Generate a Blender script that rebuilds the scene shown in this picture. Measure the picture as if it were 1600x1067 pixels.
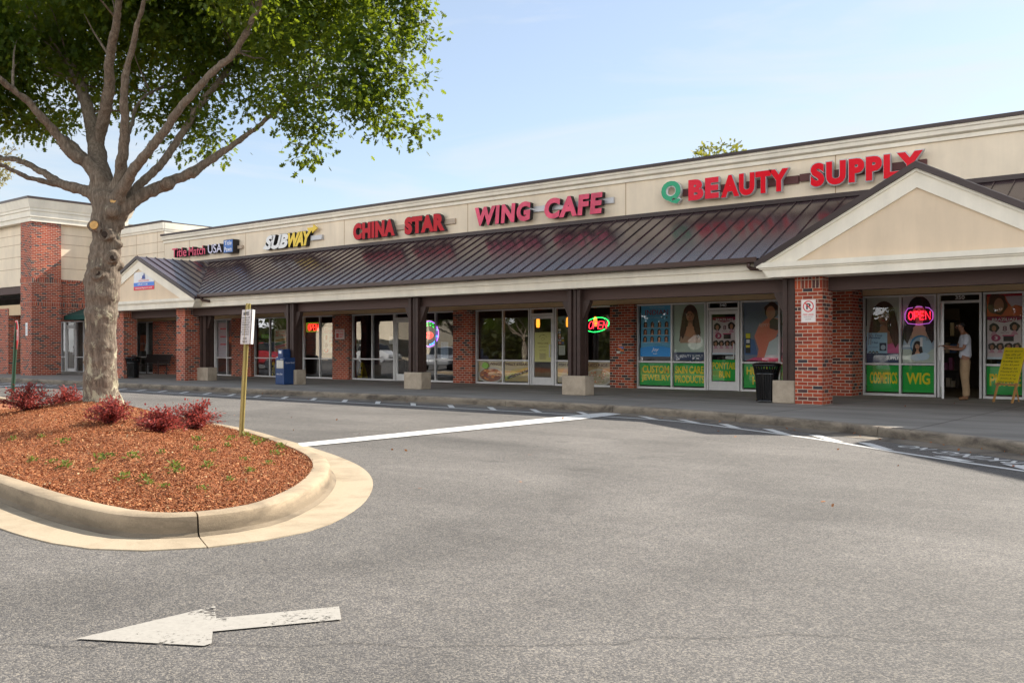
import bpy, bmesh, math, random
import numpy as np
from mathutils import Vector, Matrix
R = math.radians
scene = bpy.context.scene
for o in list(bpy.data.objects): bpy.data.objects.remove(o)
random.seed(7); rng = np.random.default_rng(7)

# ------------------------------------------------------------------ camera
AXX, AXY = -0.63253457, 0.77453213           # viewing direction on plan
cam_d = bpy.data.cameras.new('camera'); cam = bpy.data.objects.new('camera', cam_d)
scene.collection.objects.link(cam); scene.camera = cam
cam_d.sensor_width = 36; cam_d.lens = 1470 / 1600 * 36
cam_d.shift_y = 12.5 / 1600; cam_d.clip_end = 3000; cam_d.clip_start = 0.05
cam.location = (0, 0, 1.12)
cam.rotation_euler = (R(90), 0, math.atan2(AXY, AXX) - R(90))
scene.render.resolution_x = 1024; scene.render.resolution_y = 682

# ------------------------------------------------------------------ world and sun
SUN = Vector((0.30, 1.15, 1.0)).normalized()   # towards the sun
elev = math.asin(SUN.z); azim = math.atan2(SUN.x, SUN.y)
w = bpy.data.worlds.new('World'); scene.world = w; w.use_nodes = True
nt = w.node_tree; bg = nt.nodes['Background']
sky = nt.nodes.new('ShaderNodeTexSky'); sky.sky_type = 'NISHITA'; sky.sun_disc = False
sky.sun_elevation = elev; sky.sun_rotation = azim; sky.dust_density = 0.5; sky.ozone_density = 1.6; sky.air_density = 1.0
tc = nt.nodes.new('ShaderNodeTexCoord'); mp = nt.nodes.new('ShaderNodeMapping')
mp.inputs['Scale'].default_value = (1.0, 1.3, 6.5); mp.inputs['Rotation'].default_value = (0.10, -0.06, 0.5)
nz = nt.nodes.new('ShaderNodeTexNoise'); nz.inputs['Scale'].default_value = 1.9; nz.inputs['Detail'].default_value = 7; nz.inputs['Roughness'].default_value = 0.55
nz.inputs['Distortion'].default_value = 0.5
cr = nt.nodes.new('ShaderNodeValToRGB'); cr.color_ramp.elements[0].position = 0.46; cr.color_ramp.elements[1].position = 0.70
cr.color_ramp.elements[1].color = (0.95, 0.95, 0.95, 1); cr.color_ramp.elements[0].color = (0.30, 0.30, 0.30, 1)
mx = nt.nodes.new('ShaderNodeMixRGB'); mx.inputs['Color2'].default_value = (4.85, 5.1, 5.3, 1)
nt.links.new(tc.outputs['Generated'], mp.inputs[0]); nt.links.new(mp.outputs[0], nz.inputs['Vector'])
nt.links.new(nz.outputs[0], cr.inputs[0]); nt.links.new(cr.outputs[0], mx.inputs['Fac'])
nt.links.new(sky.outputs[0], mx.inputs['Color1'])
# bright unseen cloud bank opposite the sun, added to light the shaded facades
def node(t, **k):
    q = nt.nodes.new(t)
    for a, v in k.items(): setattr(q, a, v)
    return q
def mrange(src, a, b, c, d):
    q = node('ShaderNodeMapRange', interpolation_type='SMOOTHSTEP'); nt.links.new(src, q.inputs[0])
    for i, v in enumerate((a, b, c, d)): q.inputs[i + 1].default_value = v
    return q.outputs[0]
def mult(a, b_):
    q = node('ShaderNodeMath', operation='MULTIPLY'); nt.links.new(a, q.inputs[0]); nt.links.new(b_, q.inputs[1]); return q.outputs[0]
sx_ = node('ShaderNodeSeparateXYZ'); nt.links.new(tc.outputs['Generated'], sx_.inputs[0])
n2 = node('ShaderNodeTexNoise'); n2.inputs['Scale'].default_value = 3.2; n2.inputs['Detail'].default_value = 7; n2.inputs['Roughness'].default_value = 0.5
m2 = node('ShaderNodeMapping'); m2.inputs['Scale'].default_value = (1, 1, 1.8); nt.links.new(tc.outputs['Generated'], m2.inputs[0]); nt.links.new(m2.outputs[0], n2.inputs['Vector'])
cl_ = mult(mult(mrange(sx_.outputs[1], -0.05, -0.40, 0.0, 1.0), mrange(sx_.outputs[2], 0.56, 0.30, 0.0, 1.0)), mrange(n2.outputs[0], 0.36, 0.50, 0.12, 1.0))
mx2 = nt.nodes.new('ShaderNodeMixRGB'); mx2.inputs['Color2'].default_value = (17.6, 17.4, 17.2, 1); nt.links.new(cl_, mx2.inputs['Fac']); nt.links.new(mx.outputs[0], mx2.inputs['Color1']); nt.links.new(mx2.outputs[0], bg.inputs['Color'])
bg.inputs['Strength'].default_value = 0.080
sd = bpy.data.lights.new('sun', 'SUN'); sd.energy = 4.3; sd.angle = R(0.53); sd.color = (1.0, 0.93, 0.82)
so = bpy.data.objects.new('sun', sd); scene.collection.objects.link(so)
so.rotation_euler = (-SUN).to_track_quat('-Z', 'Y').to_euler(); so.location = (20, 60, 50)
vs = scene.view_settings; vs.view_transform = 'Standard'; vs.look = 'None'; vs.exposure = 1.15; vs.gamma = 1

# ------------------------------------------------------------------ materials
MATS = {}
def mat(name, col, rough=0.7, metal=0.0, var=0.0, vscale=2.0, bump=0.0, bscale=40.0, spec=0.5, emit=0.0, stretch=None, detail=4):
    if name in MATS: return MATS[name]
    m = bpy.data.materials.new(name); m.use_nodes = True; t = m.node_tree; p = t.nodes['Principled BSDF']
    c = (col[0], col[1], col[2], 1)
    p.inputs['Base Color'].default_value = c; p.inputs['Roughness'].default_value = rough
    p.inputs['Metallic'].default_value = metal; p.inputs['Specular IOR Level'].default_value = spec
    if emit:
        p.inputs['Emission Color'].default_value = c; p.inputs['Emission Strength'].default_value = emit
    if var or bump:
        co = t.nodes.new('ShaderNodeTexCoord')
        src = co.outputs['Object']
        if stretch:
            mp = t.nodes.new('ShaderNodeMapping'); mp.inputs['Scale'].default_value = stretch
            t.links.new(src, mp.inputs[0]); src = mp.outputs[0]
    if var:
        n = t.nodes.new('ShaderNodeTexNoise'); n.inputs['Scale'].default_value = vscale; n.inputs['Detail'].default_value = detail
        n.inputs['Roughness'].default_value = 0.65
        r = t.nodes.new('ShaderNodeValToRGB')
        r.color_ramp.elements[0].position = 0.3; r.color_ramp.elements[1].position = 0.7
        r.color_ramp.elements[0].color = tuple(x * (1 - var) for x in col) + (1,)
        r.color_ramp.elements[1].color = tuple(min(1, x * (1 + var)) for x in col) + (1,)
        t.links.new(src, n.inputs['Vector']); t.links.new(n.outputs[0], r.inputs[0]); t.links.new(r.outputs[0], p.inputs['Base Color'])
    if bump:
        n = t.nodes.new('ShaderNodeTexNoise'); n.inputs['Scale'].default_value = bscale; n.inputs['Detail'].default_value = 3
        b = t.nodes.new('ShaderNodeBump'); b.inputs['Strength'].default_value = bump; b.inputs['Distance'].default_value = 0.01
        t.links.new(src, n.inputs['Vector']); t.links.new(n.outputs[0], b.inputs['Height']); t.links.new(b.outputs[0], p.inputs['Normal'])
    MATS[name] = m; return m

def brick_mat(name, rot=False):
    m = bpy.data.materials.new(name); m.use_nodes = True; t = m.node_tree; p = t.nodes['Principled BSDF']; L = t.links.new
    N = t.nodes.new
    co = N('ShaderNodeNewGeometry'); sp = N('ShaderNodeSeparateXYZ'); L(co.outputs['Position'], sp.inputs[0])
    ad = N('ShaderNodeMath'); ad.operation = 'ADD'; L(sp.outputs[0], ad.inputs[0]); L(sp.outputs[1], ad.inputs[1])
    cb = N('ShaderNodeCombineXYZ')
    if rot: L(sp.outputs[2], cb.inputs[0]); L(ad.outputs[0], cb.inputs[1])
    else: L(ad.outputs[0], cb.inputs[0]); L(sp.outputs[2], cb.inputs[1])
    # a little waviness so the joints are not ruled lines
    wn = N('ShaderNodeTexNoise'); wn.inputs['Scale'].default_value = 14; L(co.outputs['Position'], wn.inputs['Vector'])
    wm = N('ShaderNodeMixRGB'); wm.blend_type = 'LINEAR_LIGHT'; wm.inputs['Fac'].default_value = 0.005
    L(cb.outputs[0], wm.inputs['Color1']); L(wn.outputs['Color'], wm.inputs['Color2'])
    b = N('ShaderNodeTexBrick'); L(wm.outputs[0], b.inputs['Vector'])
    b.inputs['Scale'].default_value = 1; b.inputs['Brick Width'].default_value = 0.212; b.inputs['Row Height'].default_value = 0.0765
    b.inputs['Mortar Size'].default_value = 0.0075; b.inputs['Mortar Smooth'].default_value = 0.15; b.inputs['Bias'].default_value = -0.05
    b.offset = 0.0 if rot else 0.5
    b.inputs['Color1'].default_value = (0.0, 0, 0, 1); b.inputs['Color2'].default_value = (1, 1, 1, 1); b.inputs['Mortar'].default_value = (0.5, 0.5, 0.5, 1)
    r = N('ShaderNodeValToRGB'); e = r.color_ramp.elements
    e[0].position = 0.0; e[0].color = (0.045, 0.035, 0.042, 1); e[1].position = 1; e[1].color = (0.47, 0.105, 0.040, 1)
    x = e.new(0.10); x.color = (0.13, 0.045, 0.035, 1); x = e.new(0.2); x.color = (0.28, 0.040, 0.018, 1); x = e.new(0.7); x.color = (0.38, 0.060, 0.024, 1)
    L(b.outputs['Color'], r.inputs[0])
    n = N('ShaderNodeTexNoise'); n.inputs['Scale'].default_value = 1.3; n.inputs['Detail'].default_value = 8; n.inputs['Roughness'].default_value = 0.7
    L(co.outputs['Position'], n.inputs['Vector'])
    rr = N('ShaderNodeMapRange'); rr.inputs[1].default_value = 0.3; rr.inputs[2].default_value = 0.7; rr.inputs[3].default_value = 0.72; rr.inputs[4].default_value = 1.25
    L(n.outputs[0], rr.inputs[0])
    mm = N('ShaderNodeVectorMath'); mm.operation = 'SCALE'; L(r.outputs[0], mm.inputs[0]); L(rr.outputs[0], mm.inputs['Scale'])
    mx = N('ShaderNodeMixRGB'); L(b.outputs['Fac'], mx.inputs['Fac']); L(mm.outputs[0], mx.inputs['Color1']); mx.inputs['Color2'].default_value = (0.54, 0.44, 0.34, 1)
    L(mx.outputs[0], p.inputs['Base Color']); p.inputs['Roughness'].default_value = 0.85
    bp = N('ShaderNodeBump'); bp.inputs['Strength'].default_value = 0.6; bp.inputs['Distance'].default_value = 0.008; bp.invert = True
    L(b.outputs['Fac'], bp.inputs['Height']); L(bp.outputs[0], p.inputs['Normal'])
    return m
BRICK = brick_mat('red brick'); SOLDIER = brick_mat('soldier brick', True)

def eifs_mat(name, col, streak=0.05):
    m = bpy.data.materials.new(name); m.use_nodes = True; t = m.node_tree; p = t.nodes['Principled BSDF']; L = t.links.new; N = t.nodes.new
    g = N('ShaderNodeNewGeometry')
    def noise(sc, scale, det=5):
        mp = N('ShaderNodeMapping'); mp.inputs['Scale'].default_value = scale; L(g.outputs['Position'], mp.inputs[0])
        n = N('ShaderNodeTexNoise'); n.inputs['Scale'].default_value = sc; n.inputs['Detail'].default_value = det; n.inputs['Roughness'].default_value = 0.65
        L(mp.outputs[0], n.inputs['Vector']); return n
    a = noise(2.2, (1, 1, 0.16)); b = noise(0.7, (1, 1, 1)); 
    ma = N('ShaderNodeMath'); ma.operation = 'ADD'; L(a.outputs[0], ma.inputs[0]); L(b.outputs[0], ma.inputs[1])
    r = N('ShaderNodeMapRange'); r.inputs[1].default_value = 0.7; r.inputs[2].default_value = 1.3; r.inputs[3].default_value = 1 - streak * 1.6; r.inputs[4].default_value = 1 + streak
    L(ma.outputs[0], r.inputs[0])
    v = N('ShaderNodeVectorMath'); v.operation = 'SCALE'; v.inputs[0].default_value = col; L(r.outputs[0], v.inputs['Scale']); L(v.outputs[0], p.inputs['Base Color'])
    p.inputs['Roughness'].default_value = 0.9
    f = noise(220, (1, 1, 1), 2); bp = N('ShaderNodeBump'); bp.inputs['Strength'].default_value = 0.35; bp.inputs['Distance'].default_value = 0.004
    L(f.outputs[0], bp.inputs['Height']); L(bp.outputs[0], p.inputs['Normal'])
    return m
BEIGE = eifs_mat('beige stucco', (0.84, 0.72, 0.55), 0.09)
TYMP = eifs_mat('tan stucco', (0.76, 0.61, 0.44), 0.07)
CREAM = eifs_mat('cream trim', (0.87, 0.81, 0.68), 0.09)
JOINT = mat('stucco joint', (0.45, 0.31, 0.18), 0.9)
CAP = mat('dark metal cap', (0.050, 0.034, 0.032), 0.45, 0.2, var=0.15)
BEAM = mat('brown painted timber', (0.046, 0.024, 0.018), 0.62, var=0.28, vscale=3, bump=0.3, bscale=60)
BEAM2 = mat('brown painted beam', (0.080, 0.046, 0.038), 0.7, var=0.12, vscale=1.2, stretch=(0.3, 1, 3))
ROOF = mat('brown standing seam metal', (0.054, 0.033, 0.036), 0.20, 0.0, var=0.28, vscale=1.3, bump=0.18, bscale=1.6, spec=0.85)
GUTTER = mat('brown gutter metal', (0.060, 0.028, 0.020), 0.35, 0.1, var=0.2, vscale=3, spec=0.6)
ALU = mat('aluminium frame', (0.66, 0.66, 0.66), 0.42, 0.2, var=0.06, vscale=5)
SIDEW = None
def conc_mat(name, col, dark, lo=0.35, hi=0.65, sc=1.4, stretch=(1, 1, 1), rough=0.9, speck=True):
    m = bpy.data.materials.new(name); m.use_nodes = True; t = m.node_tree; p = t.nodes['Principled BSDF']; L = t.links.new; N = t.nodes.new
    g = N('ShaderNodeNewGeometry'); mp = N('ShaderNodeMapping'); mp.inputs['Scale'].default_value = stretch; L(g.outputs['Position'], mp.inputs[0])
    n = N('ShaderNodeTexNoise'); n.inputs['Scale'].default_value = sc; n.inputs['Detail'].default_value = 9; n.inputs['Roughness'].default_value = 0.68; n.inputs['Distortion'].default_value = 0.4
    L(mp.outputs[0], n.inputs['Vector'])
    r = N('ShaderNodeValToRGB'); r.color_ramp.elements[0].position = lo; r.color_ramp.elements[1].position = hi
    r.color_ramp.elements[0].color = (*dark, 1); r.color_ramp.elements[1].color = (*col, 1); L(n.outputs[0], r.inputs[0])
    f = N('ShaderNodeTexNoise'); f.inputs['Scale'].default_value = 90; f.inputs['Detail'].default_value = 4; f.inputs['Roughness'].default_value = 0.8; L(g.outputs['Position'], f.inputs['Vector'])
    mr = N('ShaderNodeMapRange'); mr.inputs[1].default_value = 0.3; mr.inputs[2].default_value = 0.7; mr.inputs[3].default_value = 0.86; mr.inputs[4].default_value = 1.1; L(f.outputs[0], mr.inputs[0])
    v = N('ShaderNodeVectorMath'); v.operation = 'SCALE'; L(r.outputs[0], v.inputs[0]); L(mr.outputs[0], v.inputs['Scale']); L(v.outputs[0], p.inputs['Base Color'])
    p.inputs['Roughness'].default_value = rough
    bp = N('ShaderNodeBump'); bp.inputs['Strength'].default_value = 0.4; bp.inputs['Distance'].default_value = 0.006; L(f.outputs[0], bp.inputs['Height']); L(bp.outputs[0], p.inputs['Normal'])
    return m
WALK = conc_mat('sidewalk concrete', (0.27, 0.25, 0.22), (0.165, 0.15, 0.132), 0.3, 0.6, 0.9, (0.35, 1.6, 1))
KERB = conc_mat('kerb concrete', (0.30, 0.25, 0.19), (0.105, 0.085, 0.066), 0.36, 0.56, 1.6, (1, 1, 3))
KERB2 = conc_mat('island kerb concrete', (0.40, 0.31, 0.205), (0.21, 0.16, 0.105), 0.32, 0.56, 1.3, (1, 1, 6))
GUT2 = conc_mat('island gutter concrete', (0.42, 0.34, 0.235), (0.28, 0.215, 0.14), 0.30, 0.55, 1.7)
PLINTH = conc_mat('plinth concrete', (0.47, 0.39, 0.30), (0.34, 0.28, 0.21), 0.35, 0.6, 3)

def stain_shade_face(m, lo, z0, z1):  # kerb face darkened low down: tyre stains plus shade put into the colour
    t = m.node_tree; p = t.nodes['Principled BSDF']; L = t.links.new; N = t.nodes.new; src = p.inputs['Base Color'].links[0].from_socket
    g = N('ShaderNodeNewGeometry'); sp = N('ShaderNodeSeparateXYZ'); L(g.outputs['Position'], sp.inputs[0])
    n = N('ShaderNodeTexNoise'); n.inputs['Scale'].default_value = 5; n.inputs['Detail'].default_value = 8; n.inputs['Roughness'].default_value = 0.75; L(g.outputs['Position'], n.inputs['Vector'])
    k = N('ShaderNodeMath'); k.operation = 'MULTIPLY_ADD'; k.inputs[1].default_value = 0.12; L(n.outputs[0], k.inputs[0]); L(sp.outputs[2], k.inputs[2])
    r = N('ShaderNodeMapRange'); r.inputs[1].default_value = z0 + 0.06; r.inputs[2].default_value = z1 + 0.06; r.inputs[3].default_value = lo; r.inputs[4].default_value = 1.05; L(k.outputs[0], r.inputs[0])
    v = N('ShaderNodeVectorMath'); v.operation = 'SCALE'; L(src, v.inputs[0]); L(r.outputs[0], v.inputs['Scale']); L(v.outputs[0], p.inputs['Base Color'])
stain_shade_face(KERB2, 0.58, -0.08, -0.01); stain_shade_face(KERB, 0.70, -0.08, -0.005)

def asphalt():
    m = bpy.data.materials.new('asphalt'); m.use_nodes = True; t = m.node_tree; p = t.nodes['Principled BSDF']; L = t.links.new; N = t.nodes.new
    g = N('ShaderNodeNewGeometry'); P = g.outputs['Position']
    # aggregate
    v = N('ShaderNodeTexVoronoi'); v.inputs['Scale'].default_value = 150; L(P, v.inputs['Vector'])
    sp = N('ShaderNodeSeparateColor'); L(v.outputs['Color'], sp.inputs[0])
    r = N('ShaderNodeValToRGB'); e = r.color_ramp.elements
    e[0].position = 0.0; e[0].color = (0.070, 0.066, 0.063, 1); e[1].position = 1.0; e[1].color = (0.25, 0.22, 0.18, 1)
    for q, c in ((0.3, (0.075, 0.070, 0.068, 1)), (0.62, (0.130, 0.120, 0.110, 1)), (0.85, (0.21, 0.19, 0.165, 1))):
        x = e.new(q); x.color = c
    L(sp.outputs[0], r.inputs[0])
    def noise(sc, scale, det=6, ro=0.6, dist=0.0):
        mp = N('ShaderNodeMapping'); mp.inputs['Scale'].default_value = scale; mp.inputs['Rotation'].default_value = (0, 0, 0.35); L(P, mp.inputs[0])
        n = N('ShaderNodeTexNoise'); n.inputs['Scale'].default_value = sc; n.inputs['Detail'].default_value = det; n.inputs['Roughness'].default_value = ro; n.inputs['Distortion'].default_value = dist
        L(mp.outputs[0], n.inputs['Vector']); return n.outputs[0]
    def mr(src, a, b, c, d):
        k = N('ShaderNodeMapRange'); k.inputs[1].default_value = a; k.inputs[2].default_value = b; k.inputs[3].default_value = c; k.inputs[4].default_value = d; L(src, k.inputs[0]); return k.outputs[0]
    def mul(a, b):
        k = N('ShaderNodeMath'); k.operation = 'MULTIPLY'; L(a, k.inputs[0]); L(b, k.inputs[1]); return k.outputs[0]
    big = mr(noise(0.22, (1, 1, 1), 5, 0.55, 0.8), 0.35, 0.65, 0.80, 1.15)
    band = mr(noise(0.8, (0.35, 1.3, 1), 6, 0.65, 0.6), 0.35, 0.65, 0.84, 1.12)
    med = mr(noise(9, (1, 1, 1), 4, 0.7), 0.3, 0.7, 0.88, 1.12)
    k = mul(mul(big, band), med)
    # dark smears and thin cracks
    cmap = N('ShaderNodeTexVoronoi'); cmap.feature = 'DISTANCE_TO_EDGE'; cmap.inputs['Scale'].default_value = 0.13
    cn = N('ShaderNodeTexNoise'); cn.inputs['Scale'].default_value = 0.9; cn.inputs['Detail'].default_value = 8; L(P, cn.inputs['Vector'])
    cm = N('ShaderNodeMixRGB'); cm.blend_type = 'LINEAR_LIGHT'; cm.inputs['Fac'].default_value = 0.35; L(P, cm.inputs['Color1']); L(cn.outputs['Color'], cm.inputs['Color2'])
    L(cm.outputs[0], cmap.inputs['Vector'])
    crack = mr(cmap.outputs['Distance'], 0.0, 0.0022, 0.62, 1.0)
    k = mul(k, crack)
    # tyre-polished arcs where cars swing round the island nose
    sp2 = N('ShaderNodeVectorMath'); sp2.operation = 'DISTANCE'; sp2.inputs[1].default_value = (-9.6, 4.6, -0.15); L(P, sp2.inputs[0])
    wv = N('ShaderNodeMath'); wv.operation = 'ADD'; L(sp2.outputs['Value'], wv.inputs[0]); wn_ = mr(noise(0.7, (1, 1, 1), 5, 0.6), 0.3, 0.7, -0.5, 0.5); L(wn_, wv.inputs[1])
    def band_(c, w_, dark):
        q = N('ShaderNodeMath'); q.operation = 'SUBTRACT'; L(wv.outputs[0], q.inputs[0]); q.inputs[1].default_value = c
        q2 = N('ShaderNodeMath'); q2.operation = 'ABSOLUTE'; L(q.outputs[0], q2.inputs[0]); return mr(q2.outputs[0], 0.0, w_, dark, 1.0)
    k = mul(mul(k, band_(5.3, 0.7, 0.80)), band_(7.0, 0.55, 0.86))
    # oil drips and small dark stains
    ov = N('ShaderNodeTexVoronoi'); ov.inputs['Scale'].default_value = 0.75; L(cm.outputs[0], ov.inputs['Vector']); k = mul(k, mr(ov.outputs['Distance'], 0.04, 0.16, 0.66, 1.0))
    s = N('ShaderNodeVectorMath'); s.operation = 'SCALE'; L(r.outputs[0], s.inputs[0]); L(k, s.inputs['Scale'])
    L(s.outputs[0], p.inputs['Base Color']); p.inputs['Roughness'].default_value = 0.82; p.inputs['Specular IOR Level'].default_value = 0.45
    bp = N('ShaderNodeBump'); bp.inputs['Strength'].default_value = 0.55; bp.inputs['Distance'].default_value = 0.005
    L(v.outputs['Distance'], bp.inputs['Height']); bp.invert = True; L(bp.outputs[0], p.inputs['Normal'])
    return m
ASPH = asphalt()

def worn_paint(name, col, amount, sc=26.0):
    """road paint with real worn-through holes (the asphalt below shows)"""
    m = bpy.data.materials.new(name); m.use_nodes = True; t = m.node_tree; p = t.nodes['Principled BSDF']; L = t.links.new; N = t.nodes.new
    g = N('ShaderNodeNewGeometry')
    n = N('ShaderNodeTexNoise'); n.inputs['Scale'].default_value = sc; n.inputs['Detail'].default_value = 8; n.inputs['Roughness'].default_value = 0.8; L(g.outputs['Position'], n.inputs['Vector'])
    b = N('ShaderNodeTexNoise'); b.inputs['Scale'].default_value = 2.6; b.inputs['Detail'].default_value = 5; L(g.outputs['Position'], b.inputs['Vector'])
    a = N('ShaderNodeMath'); a.operation = 'ADD'; L(n.outputs[0], a.inputs[0]); L(b.outputs[0], a.inputs[1])
    k = N('ShaderNodeMapRange'); k.inputs[1].default_value = amount; k.inputs[2].default_value = amount + 0.05; L(a.outputs[0], k.inputs[0]); L(k.outputs[0], p.inputs['Alpha'])
    v = N('ShaderNodeMapRange'); v.inputs[1].default_value = 0.3; v.inputs[2].default_value = 0.7; v.inputs[3].default_value = 0.8; v.inputs[4].default_value = 1.08; L(n.outputs[0], v.inputs[0])
    s = N('ShaderNodeVectorMath'); s.operation = 'SCALE'; s.inputs[0].default_value = col; L(v.outputs[0], s.inputs['Scale']); L(s.outputs[0], p.inputs['Base Color'])
    p.inputs['Roughness'].default_value = 0.75
    return m
PAINT = worn_paint('white road paint', (0.68, 0.67, 0.64), 0.76)
PAINT2 = worn_paint('worn white arrow paint', (0.37, 0.345, 0.305), 0.84, 40)

def glass_mat(name, tint, refl):
    m = bpy.data.materials.new(name); m.use_nodes = True; t = m.node_tree; t.nodes.clear(); L = t.links.new; N = t.nodes.new
    o = N('ShaderNodeOutputMaterial'); a = N('ShaderNodeBsdfTransparent'); a.inputs[0].default_value = (*tint, 1)
    gl = N('ShaderNodeBsdfGlossy'); gl.inputs['Roughness'].default_value = 0.0; gl.inputs['Color'].default_value = (0.95, 0.97, 1, 1)
    f = N('ShaderNodeFresnel'); f.inputs['IOR'].default_value = 1.5
    k = N('ShaderNodeMapRange'); k.inputs[1].default_value = 0.04; k.inputs[2].default_value = 1.0; k.inputs[3].default_value = refl; k.inputs[4].default_value = 1.0
    mx = N('ShaderNodeMixShader'); L(f.outputs[0], k.inputs[0]); L(k.outputs[0], mx.inputs[0]); L(a.outputs[0], mx.inputs[1]); L(gl.outputs[0], mx.inputs[2]); L(mx.outputs[0], o.inputs[0])
    n = N('ShaderNodeTexNoise'); n.inputs['Scale'].default_value = 0.9; g = N('ShaderNodeNewGeometry'); L(g.outputs['Position'], n.inputs['Vector'])
    b = N('ShaderNodeBump'); b.inputs['Strength'].default_value = 0.12; b.inputs['Distance'].default_value = 0.02; L(n.outputs[0], b.inputs['Height']); L(b.outputs[0], gl.inputs['Normal'])
    return m
GLASS = glass_mat('shop window glass', (0.97, 0.98, 0.975), 0.075)
GLASS2 = glass_mat('dark shop window glass', (0.90, 0.92, 0.91), 0.20)

def pal(c, rough=0.55, emit=0.0):
    if not emit: c = tuple(min(0.82, x * 1.55) for x in c)
    key = 'print %.3f %.3f %.3f %.1f' % (c[0], c[1], c[2], emit)
    return mat(key, c, rough, emit=emit)
def srgb(r, g, b):
    f = lambda x: (x / 255 / 12.92) if x / 255 <= 0.04045 else ((x / 255 + 0.055) / 1.055) ** 2.4
    return (f(r), f(g), f(b))

# ------------------------------------------------------------------ mesh builder
def origin(parent):
    v = Vector((0, 0, 0))
    while parent is not None: v += parent.location; parent = parent.parent
    return v
class MB:
    def __init__(s): s.v = []; s.f = []; s.m = []; s.mats = []; s.smooth = False
    def mi(s, m):
        if m is None: return 0
        if m not in s.mats: s.mats.append(m)
        return s.mats.index(m)
    def add(s, vs, fs, m=None):
        k = len(s.v); i = s.mi(m); s.v += [tuple(p) for p in vs]
        for f in fs: s.f.append([k + q for q in f]); s.m.append(i)
        return s
    def box(s, x0, x1, y0, y1, z0, z1, m=None):
        if x0 > x1: x0, x1 = x1, x0
        if y0 > y1: y0, y1 = y1, y0
        if z0 > z1: z0, z1 = z1, z0
        return s.add([(x0,y0,z0),(x1,y0,z0),(x1,y1,z0),(x0,y1,z0),(x0,y0,z1),(x1,y0,z1),(x1,y1,z1),(x0,y1,z1)],
                     [(0,3,2,1),(4,5,6,7),(0,1,5,4),(1,2,6,5),(2,3,7,6),(3,0,4,7)], m)
    def prism_y(s, pts, y0, y1, m=None):
        """closed outline of (x, z), counter-clockwise seen from -Y, extruded y0..y1"""
        n = len(pts); vs = [(x, y0, z) for x, z in pts] + [(x, y1, z) for x, z in pts]
        return s.add(vs, [list(range(n)), list(range(2 * n - 1, n - 1, -1))] + [(i, n + i, n + (i + 1) % n, (i + 1) % n) for i in range(n)], m)
    def prism_x(s, pts, x0, x1, m=None):
        n = len(pts); vs = [(x0, y, z) for y, z in pts] + [(x1, y, z) for y, z in pts]
        return s.add(vs, [list(range(n - 1, -1, -1)), list(range(n, 2 * n))] + [((i + 1) % n, n + (i + 1) % n, n + i, i) for i in range(n)], m)
    def prism_z(s, pts, z0, z1, m=None):
        n = len(pts); vs = [(x, y, z0) for x, y in pts] + [(x, y, z1) for x, y in pts]
        return s.add(vs, [list(range(n - 1, -1, -1)), list(range(n, 2 * n))] + [(i, (i + 1) % n, n + (i + 1) % n, n + i) for i in range(n)], m)
    def quad(s, a, b, c, d, m=None): return s.add([a, b, c, d], [(0, 1, 2, 3)], m)
    def tube(s, pts, rad, m=None, n=8, cap=True):
        pts = [Vector(p) for p in pts]; rad = rad if isinstance(rad, (list, tuple)) else [rad] * len(pts)
        vs = []; a = None
        for i, p in enumerate(pts):
            d = pts[min(i + 1, len(pts) - 1)] - pts[max(i - 1, 0)]
            d = d.normalized() if d.length > 1e-6 else (pts[min(i + 1, len(pts) - 1)] - p).normalized()
            if a is None: a = d.cross(Vector((0, 0, 1)) if abs(d.z) < 0.9 else Vector((0, 1, 0))).normalized()
            else:
                a2 = a - d * a.dot(d); a = a2.normalized() if a2.length > 1e-3 else d.cross(Vector((0.3, 1, 0.2))).normalized()
            b = d.cross(a).normalized()
            for k in range(n):
                q = 2 * math.pi * k / n; vs.append(p + (a * math.cos(q) + b * math.sin(q)) * rad[i])
        fs = []
        for i in range(len(pts) - 1):
            for k in range(n): fs.append((i*n+k, (i+1)*n+k, (i+1)*n+(k+1)%n, i*n+(k+1)%n))
        if cap: fs += [list(range(n)), list(range(len(pts)*n-1, (len(pts)-1)*n-1, -1))]
        return s.add(vs, fs, m)
    def lathe(s, prof, c=(0, 0, 0), n=24, m=None):
        vs = []; fs = []
        for r, z in prof:
            for k in range(n):
                q = 2 * math.pi * k / n; vs.append((c[0] + r * math.cos(q), c[1] + r * math.sin(q), c[2] + z))
        for i in range(len(prof) - 1):
            for k in range(n): fs.append((i*n+k, i*n+(k+1)%n, (i+1)*n+(k+1)%n, (i+1)*n+k))
        return s.add(vs, fs, m)
    def build(s, name, m=None, parent=None, smooth=False, bevel=0.0):
        me = bpy.data.meshes.new(name); o0 = origin(parent)
        me.from_pydata([(p[0]-o0.x, p[1]-o0.y, p[2]-o0.z) for p in s.v], [], s.f)
        if s.mats and m is None:
            for q in s.mats: me.materials.append(q)
            me.polygons.foreach_set('material_index', s.m)
        else: me.materials.append(m)
        if smooth or s.smooth: me.polygons.foreach_set('use_smooth', [True] * len(me.polygons))
        me.update()
        o = bpy.data.objects.new(name, me); scene.collection.objects.link(o); o.parent = parent
        if bevel:
            b = o.modifiers.new('bevel', 'BEVEL'); b.width = bevel; b.segments = 2; b.limit_method = 'ANGLE'
        return o
def tag(o, label=None, cat=None, group=None, kind=None):
    if label: o['label'] = label
    if cat: o['category'] = cat
    if group: o['group'] = group
    if kind: o['kind'] = kind
    return o
def thing(name, label, cat, loc=(0, 0, 0), group=None, rz=0.0):
    o = bpy.data.objects.new(name, None); scene.collection.objects.link(o); o.location = loc; o.rotation_euler = (0, 0, rz); o.empty_display_size = 0.3
    return tag(o, label, cat, group)
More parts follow.
